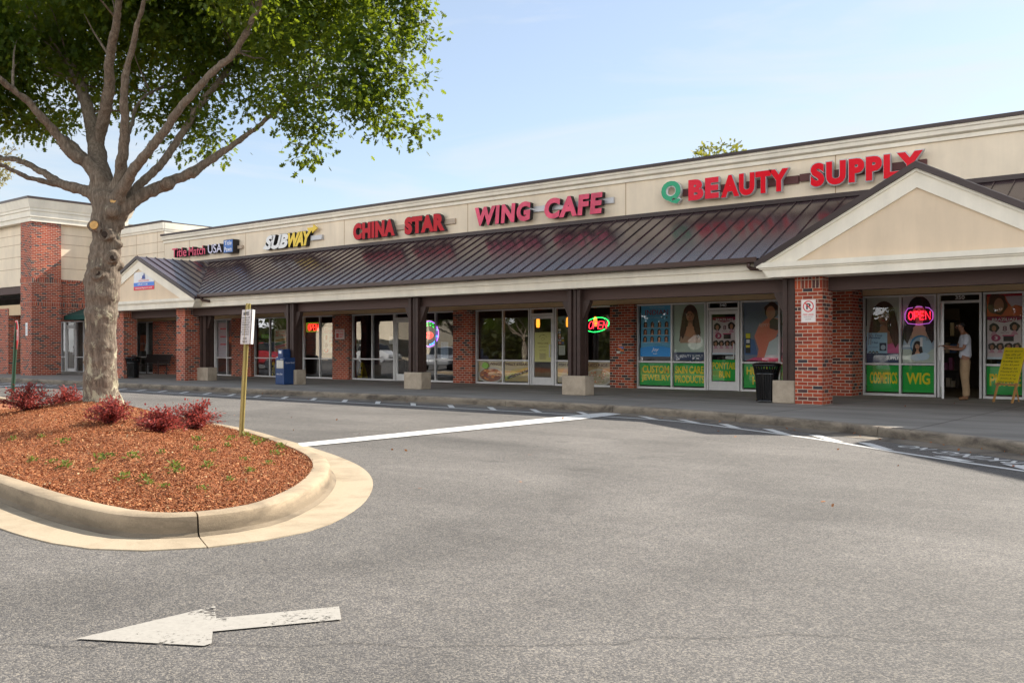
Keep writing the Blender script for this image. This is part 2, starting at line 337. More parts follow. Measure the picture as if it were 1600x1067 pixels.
def copy_tree(o, parent=None, loc=None, rz=None, scale=None, label=None):
    kids = [c for c in scene.collection.objects if c.parent == o]
    c = o.copy(); scene.collection.objects.link(c); c.parent = parent
    if loc is not None: c.location = loc
    if rz is not None: c.rotation_euler = (0, 0, rz)
    if scale is not None: c.scale = scale if isinstance(scale, tuple) else (scale,) * 3
    if label: c['label'] = label
    for k in kids: copy_tree(k, c)
    return c

# ------------------------------------------------------------------ lettering
_tc = {}
def glyphs(s, bold=0.0, shear=0.0, extrude=0.0, spacing=1.0):
    key = (s, bold, shear, extrude, spacing)
    if key in _tc: return _tc[key]
    cu = bpy.data.curves.new('t', 'FONT'); cu.body = s; cu.size = 1; cu.offset = bold; cu.shear = shear; cu.extrude = extrude; cu.resolution_u = 4
    cu.space_character = spacing
    ob = bpy.data.objects.new('t', cu); scene.collection.objects.link(ob)
    dg = bpy.context.evaluated_depsgraph_get(); me = bpy.data.meshes.new_from_object(ob.evaluated_get(dg))
    vs = np.array([v.co[:] for v in me.vertices]); fs = [list(p.vertices) for p in me.polygons]
    bpy.data.objects.remove(ob); bpy.data.curves.remove(cu); bpy.data.meshes.remove(me)
    _tc[key] = (vs, fs); return vs, fs
def fit(vs, x0, x1, z0, z1):
    a = vs.min(0); b = vs.max(0); o = vs.copy()
    o[:, 0] = x0 + (vs[:, 0] - a[0]) / (b[0] - a[0]) * (x1 - x0)
    o[:, 1] = z0 + (vs[:, 1] - a[1]) / (b[1] - a[1]) * (z1 - z0)
    return o
def split_letters(vs, fs):
    """connected islands merged where they overlap across the line of text"""
    par = list(range(len(vs)))
    def find(a):
        while par[a] != a: par[a] = par[par[a]]; a = par[a]
        return a
    for f in fs:
        for q in f[1:]:
            a, b = find(f[0]), find(q)
            if a != b: par[a] = b
    isl = {}
    for i, f in enumerate(fs): isl.setdefault(find(f[0]), []).append(i)
    items = []
    for fl in isl.values():
        ids = {q for i in fl for q in fs[i]}; xs = [vs[q][0] for q in ids]; items.append([min(xs), max(xs), fl])
    items.sort(key=lambda t: t[0]); out = []
    for it in items:
        if out and it[0] < out[-1][1] - 0.25 * min(it[1] - it[0], out[-1][1] - out[-1][0]): out[-1][1] = max(out[-1][1], it[1]); out[-1][2] += it[2]
        else: out.append(it)
    return [o[2] for o in out]
def letter_sign(root, s, x0, x1, z0, z1, y, depth, face, side, bold=0.012, shear=0.0, rim=None, rimw=0.02, spacing=1.0, split=True, slant=0.0):
    """raised channel letters facing -Y; one mesh per letter"""
    vs, fs = glyphs(s, bold, shear, 0.05, spacing); v = fit(vs, x0, x1, z0, z1)
    zz = vs[:, 2]; zz = (zz - zz.min()) / (zz.max() - zz.min())       # 1 = front
    P = [(v[i, 0], y - depth * zz[i], v[i, 1]) for i in range(len(v))]
    for fl in (split_letters(v, fs) if split else [list(range(len(fs)))]):
        b = MB(); b.mi(face); b.mi(side); ids = sorted({q for i in fl for q in fs[i]}); mp = {q: k for k, q in enumerate(ids)}
        b.v = [P[q] for q in ids]
        for i in fl:
            f = fs[i]; front = all(zz[q] > 0.99 for q in f); b.f.append([mp[q] for q in f]); b.m.append(0 if front else 1)
        b.build('letter', None, root)
    if rim:
        vs, fs = glyphs(s, bold + rimw, shear, 0.05, spacing); w0 = (x1 - x0) * 0.012; v = fit(vs, x0 - w0, x1 + w0, z0 - w0 * 0.8, z1 + w0 * 0.8)
        b = MB(); b.add([(v[i, 0], y - depth * 0.80 - 0.001 + (1 - (vs[i, 2] > 0)) * depth * 0.3, v[i, 1]) for i in range(len(v))], fs, rim); b.build('letter_rim', None, root)

class Flat:
    """thin layered print facing -Y: each layer 1.2 mm in front of the last"""
    def __init__(s, x0, x1, z0, z1, y, base=None, step=0.0012):
        s.x0, s.x1, s.z0, s.z1, s.y = x0, x1, z0, z1, y; s.k = 0; s.b = MB(); s.step = step
        if base is not None: s.b.box(x0, x1, y, y + 0.003, z0, z1, pal(base)); 
    def L(s): s.k += 1; return s.y - s.k * s.step
    def P(s, u, v): return s.x0 + u * (s.x1 - s.x0), s.z0 + v * (s.z1 - s.z0)
    def poly(s, pts, c, emit=0):
        y = s.L(); q = [s.P(*p) for p in pts]; s.b.add([(x, y, z) for x, z in q], [list(range(len(q)))], pal(c, emit=emit)); return s
    def rect(s, u0, u1, v0, v1, c, emit=0): return s.poly([(u0, v0), (u1, v0), (u1, v1), (u0, v1)], c, emit)
    def ell(s, u, v, ru, rv, c, n=20, a0=0, wob=0.0):
        return s.poly([(u + ru * (1 + wob * math.sin(5 * t + u * 9)) * math.cos(t), v + rv * (1 + wob * math.cos(4 * t + v * 7)) * math.sin(t)) for t in [2 * math.pi * k / n for k in range(n)]], c)
    def text(s, str_, u0, u1, v0, v1, c, bold=0.015, shear=0.0, spacing=1.0):
        vs, fs = glyphs(str_, bold, shear, 0.0, spacing); (xa, za), (xb, zb) = s.P(u0, v0), s.P(u1, v1); v = fit(vs, xa, xb, za, zb); y = s.L()
        s.b.add([(a, y, b) for a, b, _ in v], fs, pal(c)); return s
    def woman(s, u, v, h, asp, hair, skin, top, curly=0.0, detail=True):
        """portrait: u, v = chin; h = head height in v; asp = v-to-u scale"""
        a = asp; w = h * a
        s.ell(u, v + 0.45 * h, 0.62 * w, 0.80 * h, hair, 28, wob=curly)
        if not curly: s.poly([(u - 0.60*w, v + 0.5*h), (u - 0.95*w, v - 1.5*h), (u - 0.25*w, v - 1.3*h), (u + 0.25*w, v - 1.3*h), (u + 0.9*w, v - 1.5*h), (u + 0.62*w, v + 0.5*h)], hair)
        s.poly([(u - 0.17*w, v + 0.2*h), (u - 0.2*w, v - 0.35*h), (u - 0.75*w, v - 0.75*h), (u - 0.85*w, v - 1.5*h), (u + 0.85*w, v - 1.5*h), (u + 0.75*w, v - 0.75*h), (u + 0.2*w, v - 0.35*h), (u + 0.17*w, v + 0.2*h)], skin)
        s.poly([(u - 0.78*w, v - 0.95*h), (u, v - 1.2*h), (u + 0.78*w, v - 0.95*h), (u + 0.88*w, v - 1.62*h), (u - 0.88*w, v - 1.62*h)], top)
        if not curly:
            for sg in (-1, 1): s.poly([(u + sg*0.30*w, v + 0.75*h), (u + sg*0.62*w, v + 0.55*h), (u + sg*0.88*w, v - 0.9*h), (u + sg*0.62*w, v - 1.35*h), (u + sg*0.32*w, v - 0.6*h), (u + sg*0.34*w, v + 0.3*h)][::sg], hair)
        s.ell(u, v + 0.42 * h, 0.34 * w, 0.45 * h, skin)
        if not curly:
            rs = random.Random(int(u*100) + int(v*77)); lt = tuple(min(0.4, x*2.6 + 0.012) for x in hair)
            for sg in (-1, 1):
                for j in range(9):
                    a0 = 0.36 + 0.055*j*0.6; pts_ = [(u + sg*(a0*0.9 + 0.03*j*0)*w*(0.75 + 0.06*j), v + (0.80 - 0.02*j)*h), (u + sg*(0.40 + 0.035*j)*w, v + 0.3*h), (u + sg*(0.42 + 0.05*j + rs.uniform(-.02, .02))*w, v - 0.45*h), (u + sg*(0.36 + 0.06*j + rs.uniform(-.03, .03))*w, v - 1.15*h)]
                    q_ = pts_ + [(x_ + sg*0.014*w, y_) for x_, y_ in pts_[::-1]]; s.poly(q_ if sg < 0 else q_[::-1], lt)
            s.poly([(u - 0.16*w, v + 0.08*h), (u + 0.16*w, v + 0.08*h), (u + 0.19*w, v - 0.20*h), (u, v - 0.06*h), (u - 0.18*w, v - 0.2*h)][::-1], tuple(x*0.62 for x in skin))
        s.poly([(u + 0.10*w, v + 0.02*h), (u + 0.28*w, v + 0.18*h), (u + 0.335*w, v + 0.45*h), (u + 0.28*w, v + 0.74*h), (u + 0.24*w, v + 0.45*h), (u + 0.18*w, v + 0.18*h)], tuple(x*0.72 for x in skin))
        s.ell(u - 0.16*w, v + 0.32*h, 0.085*w, 0.06*h, tuple(min(0.8, x*1.22) for x in skin), 10)
        s.ell(u - 0.02*w, v + 0.72*h, 0.14*w, 0.07*h, tuple(min(0.8, x*1.18) for x in skin), 10)
        if detail:
            s.poly([(u - 0.012*w, v + 0.52*h), (u + 0.03*w, v + 0.33*h), (u - 0.012*w, v + 0.32*h)], tuple(x*0.7 for x in skin))
            dk = tuple(x * 0.12 for x in skin)
            s.ell(u - 0.14*w, v + 0.50*h, 0.065*w, 0.032*h, dk, 8); s.ell(u + 0.14*w, v + 0.50*h, 0.065*w, 0.032*h, dk, 8)
            s.rect(u - 0.21*w, u - 0.07*w, v + 0.565*h, v + 0.585*h, dk); s.rect(u + 0.07*w, u + 0.21*w, v + 0.565*h, v + 0.585*h, dk)
            s.ell(u, v + 0.32*h, 0.05*w, 0.03*h, tuple(x * 0.6 for x in skin), 8)
            s.ell(u, v + 0.19*h, 0.12*w, 0.04*h, (0.35, 0.06, 0.05), 10)
            s.poly([(u - 0.33*w, v + 0.5*h), (u - 0.30*w, v + 0.8*h), (u, v + 0.9*h), (u + 0.30*w, v + 0.8*h), (u + 0.33*w, v + 0.5*h), (u + 0.12*w, v + 0.74*h), (u - 0.1*w, v + 0.76*h)][::-1], hair)
        return s
    def build(s, name, label, cat, group=None, parent=None):
        o = s.b.build(name, None, parent)
        return tag(o, label, cat, group) if label else o

# ------------------------------------------------------------------ ground, kerbs, markings
ZA = -0.15
b = MB(); b.quad((-600, -600, ZA), (600, -600, ZA), (600, 600, ZA), (-600, 600, ZA)); tag(b.build('parking_lot', ASPH), kind='structure')

def smooth_poly(pts, step=0.25):
    out = []; n = len(pts)
    for i in range(n - 1):
        p0 = Vector(pts[max(i-1, 0)]); p1 = Vector(pts[i]); p2 = Vector(pts[i+1]); p3 = Vector(pts[min(i+2, n-1)])
        k = max(2, int((p2 - p1).length / step))
        for j in range(k):
            t = j / k; out.append(0.5 * ((2*p1) + (p2-p0)*t + (2*p0-5*p1+4*p2-p3)*t*t + (3*p1-p0-3*p2+p3)*t**3))
    out.append(Vector(pts[-1])); return out
def offset(pl, d):
    """to the right of the direction of travel"""
    out = []
    for i, p in enumerate(pl):
        t = (pl[min(i+1, len(pl)-1)] - pl[max(i-1, 0)]).normalized(); out.append(p + Vector((t.y, -t.x)) * d)
    return out
def sweep(pl, prof, m, name, parent=None, joint=0, gap=0.006, seed=1, sl=None):
    """prof: (offset to the right, z); split into slabs with open joints"""
    b = MB(); rows = [offset(pl, d) for d, z in prof]
    if sl: pl = pl[sl]; rows = [r[sl] for r in rows]
    i = 0; n = len(pl); rr = random.Random(seed)
    while i < n - 1:
        j = min(n - 1, i + (joint if joint else n)); 
        if n - 1 - j < 3: j = n - 1
        dz = rr.uniform(-0.003, 0.003) if joint else 0
        vs = []; 
        for k in range(i, j + 1):
            for r, (d, z) in zip(rows, prof):
                q = r[k].copy()
                if joint and k == i: q = q + (r[k+1] - r[k]).normalized() * gap
                if joint and k == j: q = q - (r[k] - r[k-1]).normalized() * gap
                vs.append((q.x, q.y, z + (dz if z > -0.12 else 0)))
        np_ = len(prof); L = j - i + 1
        fs = [(a*np_+c, a*np_+c+1, (a+1)*np_+c+1, (a+1)*np_+c) for a in range(L - 1) for c in range(np_ - 1)]
        fs += [list(range(np_)), list(range(L*np_-1, (L-1)*np_-1, -1))]
        b.add(vs, fs, m); i = j
    o = b.build(name, None, parent, smooth=True); o.data.set_sharp_from_angle(angle=R(38)); return o

# main sidewalk
K = [(-62, 16.1), (-40, 16.1), (-30, 16.1), (-22, 16.1), (-16, 16.12), (-12, 16.02), (-10, 15.8), (-7.6, 15.25), (-4.8, 14.08), (-2.4, 12.65), (0.2, 10.9), (3, 9.0), (12, 3.5)]
kp = smooth_poly([Vector(p) for p in K], 0.3)
b = MB(); pl = offset(kp, -0.15); n = len(pl)
vs = [(p.x, p.y, 0.0) for p in pl] + [(p.x, 23.6, 0.0) for p in pl]
b.add(vs, [(i, i+1, n+i+1, n+i) for i in range(n-1)], WALK)
tag(b.build('sidewalk'), kind='structure')
sweep(kp, [(-0.15, -0.16), (-0.148, 0.003), (-0.02, 0.001), (0.0, -0.008), (0.012, -0.03), (0.03, -0.135), (0.42, -0.146), (0.43, -0.16)], KERB, 'kerb', joint=10, seed=4)
tag(bpy.data.objects['kerb'], kind='structure')
# control joints cut into the walk: thin dark strips 3 mm proud
b = MB(); JC = mat('dark joint concrete', (0.10, 0.088, 0.075), 0.95)
for x in np.arange(-40, 3, 3.0):
    y0 = min((p - Vector((x, p.y))).length * 0 + p.y for p in pl if abs(p.x - x) < 0.5) if any(abs(p.x - x) < 0.5 for p in pl) else 16.2
    b.box(x, x + 0.014, y0 + 0.03, 23.2, 0.0015, 0.003)
b.box(-60, 3, 18.62, 18.632, 0.0015, 0.003)
tag(b.build('sidewalk_joint', JC), kind='structure')

def mark(b, pts, m=PAINT, z=ZA + 0.007): b.add([(x, y, z) for x, y in pts], [list(range(len(pts)))], m)
b = MB()
fl = smooth_poly([Vector(p) for p in [(-45, 14.95), (-30, 14.95), (-23, 14.93), (-17, 14.98), (-12.4, 14.98), (-9.6, 14.89), (-8.7, 14.83), (-7.83, 14.56), (-6.94, 14.09), (-5.67, 13.40), (-4.79, 12.85), (-3.67, 12.02), (-2.81, 11.45), (-2.07, 10.98), (0, 9.6), (3, 7.6)]], 0.3)
a = offset(fl, 0.045); c = offset(fl, -0.045)
b.add([(p.x, p.y, ZA + 0.004) for p in a] + [(p.x, p.y, ZA + 0.004) for p in c], [(i, i+1, len(a)+i+1, len(a)+i) for i in range(len(a)-1)], PAINT)
tag(b.build('fire_lane_line'), kind='structure')
b = MB()
bars = [(-9.0 - 1.19 * i - (0.25 if i else 0), 15.0) for i in range(1, 28)]
for x, y in bars:
    b2 = [(x - 0.0, y), (x + 0.17, y), (x + 0.17 - 0.72, y + 0.70), (x - 0.72, y + 0.70)]; mark(b, b2)
for (xa, ya), (xb, yb) in [((-8.80, 14.87), (-9.52, 15.50)), ((-7.80, 14.58), (-8.40, 15.12)), ((-6.80, 14.05), (-7.35, 14.68)), ((-5.72, 13.46), (-6.33, 14.18)), ((-4.72, 12.86), (-5.35, 13.62)), ((-3.85, 12.2), (-4.38, 12.92)), ((-2.75, 11.50), (-3.12, 11.86)), ((-1.9, 10.95), (-2.3, 11.5))]:
    mark(b, [(xa - 0.09, ya), (xa + 0.09, ya), (xb + 0.09, yb), (xb - 0.09, yb)])
tag(b.build('fire_lane_hatching'), kind='structure')
b = MB(); mark(b, [(-10.24, 7.98), (-9.83, 7.72), (-9.80, 14.1), (-10.0, 15.68), (-10.42, 15.80), (-10.50, 15.0)], PAINT, ZA + 0.011); tag(b.build('stop_line', PAINT), kind='structure')
b = MB(); mark(b, [(-33.6, 11.5), (-33.0, 11.5), (-33.35, 13.4), (-34.1, 15.65), (-34.75, 15.65), (-33.95, 13.2)], PAINT, ZA + 0.011); tag(b.build('aisle_line', PAINT), kind='structure')
b = MB(); mark(b, [(-4.08, 1.98), (-3.56, 2.28), (-3.565, 2.32), (-3.71, 2.42), (-3.41, 2.91), (-3.59, 3.05), (-3.88, 2.55), (-4.07, 2.67)], PAINT2)
tag(b.build('direction_arrow'), kind='structure')
# NO PARKING painted along the kerb, read from the drive
b = MB()
def ground_text(s, org, ang, h, L, m):
    vs, fs = glyphs(s, 0.012, 0, 0, 1.1); v = fit(vs, 0, L, 0, h); ca, sa = math.cos(ang), math.sin(ang)
    b.add([(org[0] + p[0]*ca - p[1]*sa, org[1] + p[0]*sa + p[1]*ca, ZA + 0.0045) for p in v], fs, m)
ground_text('NO', (-3.36, 12.68), math.atan2(0.30, -0.45), -0.28 * -1, 0.50, PAINT)
ground_text('PARKING', (-1.75, 11.52), math.atan2(0.80, -1.15), 0.30, 1.75, PAINT)
tag(b.build('no_parking_lettering'), kind='structure')

# ------------------------------------------------------------------ island
KI = [(-34, 7.2), (-24, 5.6), (-17, 4.55), (-12, 3.85), (-9.8, 3.60), (-8.5, 3.46), (-7.5, 3.33), (-6.6, 3.27), (-6.0, 3.33), (-5.70, 3.60), (-5.66, 4.1), (-5.98, 4.69), (-6.44, 5.26), (-7.09, 5.89), (-7.82, 6.42), (-8.6, 6.84), (-9.53, 7.25), (-10.8, 7.75), (-12.2, 8.15), (-14.5, 8.5), (-17, 8.6), (-24, 9.7), (-34, 11.5)]
kip = smooth_poly([Vector(p) for p in KI], 0.22)
ctr = next(i for i, p in enumerate(kip) if (p - Vector((-5.72, 3.58))).length < 0.15)
s0 = slice(0, ctr + 1); s1 = slice(ctr, None)
# outward = to the right of travel for s1 (anticlockwise); s0 is reversed, so sweep it forwards
prof = [(-0.15, -0.14), (-0.145, -0.004), (-0.06, 0.004), (-0.012, 0.0), (0.012, -0.012), (0.022, -0.04), (0.04, -0.118), (0.075, -0.138)]
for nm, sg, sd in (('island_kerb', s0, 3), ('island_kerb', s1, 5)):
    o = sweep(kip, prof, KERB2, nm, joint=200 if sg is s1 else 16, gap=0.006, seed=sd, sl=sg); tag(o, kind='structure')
gprof = [(0.075, -0.139), (0.42, -0.1425), (0.425, -0.17)]
for nm, sg, sd in (('island_gutter', s0, 3), ('island_gutter', s1, 5)):
    o = sweep(kip, gprof, GUT2, nm, joint=16, gap=0.004, seed=sd, sl=sg); tag(o, kind='structure')
# mulch bed: a mound with real chips
inner = offset(kip, -0.13)
INP = np.array([(p.x, p.y) for p in inner])
def edge_dist(x, y):
    return float(np.min(np.hypot(INP[:, 0] - x, INP[:, 1] - y)))
def inside(x, y):
    c = False; n = len(INP); j = n - 1
    for i in range(n):
        xi, yi = INP[i]; xj, yj = INP[j]
        if (yi > y) != (yj > y) and x < (xj - xi) * (y - yi) / (yj - yi) + xi: c = not c
        j = i
    return c
def mound(x, y):
    d = edge_dist(x, y); t = min(1, d / 1.7); t = t * t * (3 - 2 * t)
    return -0.03 + 0.17 * t + 0.018 * math.sin(x * 2.3 + y) * t + 0.012 * math.sin(y * 4.1 - x * 1.7) * t + 0.20 * math.exp(-((x + 13.6)**2 + (y - 6.9)**2) / 1.6)
def inside_v(x, y):
    c = np.zeros(len(x), bool); n = len(INP); j = n - 1
    for i in range(n):
        xi, yi = INP[i]; xj, yj = INP[j]
        if yi != yj: c ^= ((yi > y) != (yj > y)) & (x < (xj - xi) * (y - yi) / (yj - yi) + xi)
        j = i
    return c
def edge_v(x, y):
    d = np.full(len(x), 1e9)
    for q in INP: d = np.minimum(d, np.hypot(q[0] - x, q[1] - y))
    return d
bm = bmesh.new(); gs = 0.16; grid = {}
xs = np.arange(-30, -5.4, gs); ys = np.arange(3, 11, gs)
for i, x in enumerate(xs):
    for j, y in enumerate(ys):
        if inside(x, y): grid[(i, j)] = bm.verts.new((x, y, mound(x, y) + rng.uniform(-0.008, 0.008)))
for (i, j), v in list(grid.items()):
    q = [grid.get((i+1, j)), grid.get((i+1, j+1)), grid.get((i, j+1))]
    if all(q): bm.faces.new((v, *q))
# stitch to the kerb
bv = [e for e in bm.edges if e.is_boundary]
rim = [bm.verts.new((p.x, p.y, -0.035)) for p in inner]
for k in range(len(rim) - 1):
    m0 = (inner[k] + inner[k+1]) / 2; best = min(grid.values(), key=lambda v: (v.co.x - m0.x)**2 + (v.co.y - m0.y)**2) if m0.x > -30 else None
me = bpy.data.meshes.new('mulch_bed')
base = [(p.x, p.y, -0.05) for p in inner]
bm.to_mesh(me); bm.free()
MULCH = bpy.data.materials.new('bark mulch'); MULCH.use_nodes = True
def mulch_nodes(m, chips):
    t = m.node_tree; p = t.nodes['Principled BSDF']; L = t.links.new; N = t.nodes.new; g = N('ShaderNodeNewGeometry')
    if chips:
        a = N('ShaderNodeAttribute'); a.attribute_name = 'tone'; src = a.outputs['Fac']
    else:
        v = N('ShaderNodeTexVoronoi'); v.inputs['Scale'].default_value = 55; L(g.outputs['Position'], v.inputs['Vector']); s = N('ShaderNodeSeparateColor'); L(v.outputs['Color'], s.inputs[0]); src = s.outputs[0]
    r = N('ShaderNodeValToRGB'); e = r.color_ramp.elements
    e[0].color = (0.10, 0.030, 0.010, 1); e[1].color = (0.66, 0.38, 0.18, 1); x = e.new(0.45); x.color = (0.30, 0.092, 0.026, 1); x = e.new(0.90); x.color = (0.42, 0.150, 0.050, 1)
    L(src, r.inputs[0]); L(r.outputs[0], p.inputs['Base Color']); p.inputs['Roughness'].default_value = 0.9
mulch_nodes(MULCH, False); me.materials.append(MULCH); ob = bpy.data.objects.new('mulch_bed', me); scene.collection.objects.link(ob); tag(ob, kind='structure')
b = MB(); b.add([(p.x, p.y, -0.045) for p in inner], [list(range(len(inner)))], MULCH); tag(b.build('mulch_ground'), kind='structure')

def mesh_np(name, V, F, nside, m, tone=None, parent=None, smooth=False, o0=(0, 0, 0)):
    """V (n,3), F (k,nside)"""
    me = bpy.data.meshes.new(name); V = V - np.array(o0)
    me.vertices.add(len(V)); me.vertices.foreach_set('co', V.astype(np.float32).ravel())
    me.loops.add(F.size); me.loops.foreach_set('vertex_index', F.astype(np.int32).ravel())
    me.polygons.add(len(F)); me.polygons.foreach_set('loop_start', np.arange(0, F.size, nside, dtype=np.int32)); me.polygons.foreach_set('loop_total', np.full(len(F), nside, dtype=np.int32))
    me.materials.append(m)
    if tone is not None:
        at = me.attributes.new('tone', 'FLOAT', 'FACE'); at.data.foreach_set('value', tone.astype(np.float32))
    me.update(calc_edges=True); me.validate()
    o = bpy.data.objects.new(name, me); scene.collection.objects.link(o); o.parent = parent; return o
CHIP = bpy.data.materials.new('bark chips'); CHIP.use_nodes = True; mulch_nodes(CHIP, True)
NC = 130000; x = -5.6 - 9.5 * rng.random(3*NC)**1.5; y = rng.uniform(3.3, 8.5, 3*NC); q = inside_v(x, y); x, y = x[q][:NC], y[q][:NC]; NC = len(x)
t = np.clip(edge_v(x, y) / 1.7, 0, 1); t = t*t*(3 - 2*t); z = -0.03 + 0.17*t + 0.018*np.sin(x*2.3 + y)*t + 0.012*np.sin(y*4.1 - x*1.7)*t + 0.20*np.exp(-((x + 13.6)**2 + (y - 6.9)**2)/1.6)
pts = np.stack([x, y, z], 1); L_ = rng.uniform(0.006, 0.032, NC)*rng.uniform(0.6, 1.2, NC); W_ = rng.uniform(0.0018, 0.006, NC); th = rng.uniform(0, 6.283, NC); ti = rng.normal(0, 0.45, NC)
d = np.stack([np.cos(th) * np.cos(ti), np.sin(th) * np.cos(ti), np.sin(ti)], 1); s_ = np.stack([-np.sin(th), np.cos(th), rng.normal(0, 0.5, NC)], 1)
c0 = pts + np.array([0, 0, 0.012]) + np.stack([np.zeros(NC), np.zeros(NC), rng.uniform(0, 0.012, NC)], 1)
V = np.stack([c0 - d*L_[:, None]/2 - s_*W_[:, None], c0 + d*L_[:, None]/2 - s_*W_[:, None]*0.6, c0 + d*L_[:, None]/2 + s_*W_[:, None]*0.6, c0 - d*L_[:, None]/2 + s_*W_[:, None]], 1).reshape(-1, 3)
tag(mesh_np('mulch_chips', V, np.arange(NC*4).reshape(-1, 4), 4, CHIP, rng.random(NC)), kind='stuff')

# ------------------------------------------------------------------ strip mall building
BL = thing('strip_mall_building', 'long single storey shopping strip with beige parapet wall and brown metal canopy roof', 'building', (-20, 21.4, 0))
def part(name, bld, m, par=BL, bevel=0): return bld.build(name, m, par, bevel=bevel)
YS = 21.4
XL, XR = -36.35, 12.0
b = MB(); b.box(XL, XR, YS, YS + 0.3, 2.75, 5.86); part('sign_wall', b, BEIGE)
for x in (-34.46, -30.61, -24.92, -19.22, -13.55, -7.9, -2.2):
    b = MB(); b.box(x - 0.011, x + 0.011, YS - 0.003, YS + 0.01, 3.0, 5.58); part('wall_joint', b, JOINT)
b = MB(); b.box(XL - 0.005, XR, YS - 0.05, YS, 5.57, 5.655); b.prism_x([(YS - 0.11, 5.70), (YS, 5.655), (YS, 5.86), (YS - 0.15, 5.86), (YS - 0.15, 5.80), (YS - 0.12, 5.78)][::-1], XL - 0.01, XR); part('parapet_cornice', b, CREAM)
b = MB(); b.box(XL - 0.02, XR, YS - 0.19, YS + 0.34, 5.862, 5.935); part('parapet_cap', b, CAP)
b = MB(); b.box(XL, XR, YS + 0.3, 45, 5.2, 5.35); b.box(XR - 0.2, XR, YS + 0.3, 45, 0, 5.2); b.box(-42, XR, 44.8, 45, 0, 5.2); b.box(-42.3, -42.1, 23.6, 45, 0, 5.2); part('flat_roof', b, mat('grey roof membrane', (0.3, 0.29, 0.27), 0.9))
# raised gable parapet further along
b = MB(); b.prism_y([(-2.25, 5.5), (7.75, 5.5), (7.75, 7.3), (2.75, 10.75), (-2.25, 7.3)], YS - 0.12, YS + 0.4); part('raised_gable', b, BEIGE)
# lower mall front behind the walkway
YW = 23.4
HDR = eifs_mat('tan header panel', (0.66, 0.50, 0.31), 0.05)
b = MB(); b.box(-42.3, XR, YW, YW + 0.2, 2.44, 3.2); part('header_panel', b, HDR)
b = MB(); b.box(-38.6, XR, 19.35, YW, 2.72, 2.80); b.box(-42.3, -38.6, 21.45, YW, 2.72, 2.80); part('walkway_ceiling', b, mat('tan soffit', (0.42, 0.34, 0.24), 0.9, var=0.06))
b = MB()
for x0, x1 in ((-40.44, -36.55), (-34.22, -32.86), (-27.72, -26.80), (-21.52, -20.66), (-15.25, -14.44), (-9.45, -7.97), (-2.55, XR)):
    b = MB(); b.box(x0, x1, (22.65 if x0 == -9.45 else YW - 0.18), YW + 0.12, 0, 2.40 + (0.2 if x0 == -9.45 else 0.015)); part('brick_pier', b, BRICK)
b = MB(); b.box(-9.55, -9.45, YW - 0.1, YW + 0.1, 0.003, 2.44); part('brick_return', b, BRICK)

def window(x0, x1, mulls, door=None, lower=True, parent=BL, yw=YW, top=2.42, mid=0.77, glass=GLASS, sill=0.06, corner_left=True):
    fr = MB(); y0, y1 = yw - 0.035, yw + 0.075; t = 0.045
    fr.box(x0, x1, y0, y1, 0.004, sill); fr.box(x0, x1, y0, y1, top - t, top)
    xs = [x0] + list(mulls) + [x1]
    for i, x in enumerate(xs):
        a = x if i == 0 else (x - t if i == len(xs) - 1 else x - t/2); fr.box(a, a + t, y0 + 0.002, y1 - 0.002, sill, top - t)
    if lower:
        for i in range(len(xs) - 1):
            a = xs[i] + (t if i == 0 else t/2); c = xs[i+1] - (t if i == len(xs) - 2 else t/2); fr.box(a, c, y0 + 0.004, y1 - 0.004, mid - 0.022, mid + 0.022)
    w_ = fr.build('window', ALU, parent)
    g = MB(); g.quad((x0 + 0.01, yw + 0.015, sill), (x1 - 0.01, yw + 0.015, sill), (x1 - 0.01, yw + 0.015, top - 0.002), (x0 + 0.01, yw + 0.015, top - 0.002)); g.build('pane', glass, w_)
    return w_
def door(x0, x1, parent=BL, yw=YW, opened=False, top=2.42, h=2.19, ang=70):
    fr = MB(); y0, y1 = yw - 0.038, yw + 0.078; t = 0.05
    fr.box(x0, x0 + t, y0, y1, 0.004, top); fr.box(x1 - t, x1, y0, y1, 0.004, top); fr.box(x0 + t, x1 - t, y0 + 0.002, y1, h, h + 0.06); fr.box(x0 + t, x1 - t, y0 + 0.002, y1, top - 0.04, top)
    f = fr.build('door_frame', ALU, parent)
    g = MB(); g.quad((x0 + t, yw + 0.015, h + 0.06), (x1 - t, yw + 0.015, h + 0.06), (x1 - t, yw + 0.015, top - 0.04), (x0 + t, yw + 0.015, top - 0.04)); g.build('transom_pane', GLASS, f)
    W = x1 - x0 - 2*t - 0.01; d = MB(); s = 0.075
    H = h - 0.012
    d.box(0, s, 0, 0.045, 0.012, H); d.box(W - s, W, 0, 0.045, 0.012, H); d.box(s, W - s, 0.001, 0.044, 0.012, 0.25); d.box(s, W - s, 0.001, 0.044, H - 0.10, H)
    o = MB(); o.v = d.v; o.f = d.f; o.m = d.m
    lf = o.build('door', ALU, parent)
    org = origin(parent); lf.location = Vector((x0 + t + 0.005, yw - 0.01, 0)) 
    # the leaf mesh was built relative to its parent: shift back to leaf space
    lf.data.transform(Matrix.Translation(org)); lf.location = Vector((x0 + t + 0.005, yw - 0.01, 0)) - org
    def sub(mb, nm, m):
        q = mb.build(nm, m, None); q.parent = lf; return q
    g = MB(); g.quad((s, 0.022, 0.25), (W - s, 0.022, 0.25), (W - s, 0.022, H - 0.10), (s, 0.022, H - 0.10)); sub(g, 'door_pane', GLASS)
    hd = MB(); hx = W - 0.11; hd.box(hx, hx + 0.025, -0.055, -0.03, 0.88, 1.28); hd.box(hx, hx + 0.025, -0.03, 0, 0.90, 0.93); hd.box(hx, hx + 0.025, -0.03, 0, 1.23, 1.26); sub(hd, 'handle', ALU)
    if opened: lf.rotation_euler = (0, 0, -R(ang))
    return lf
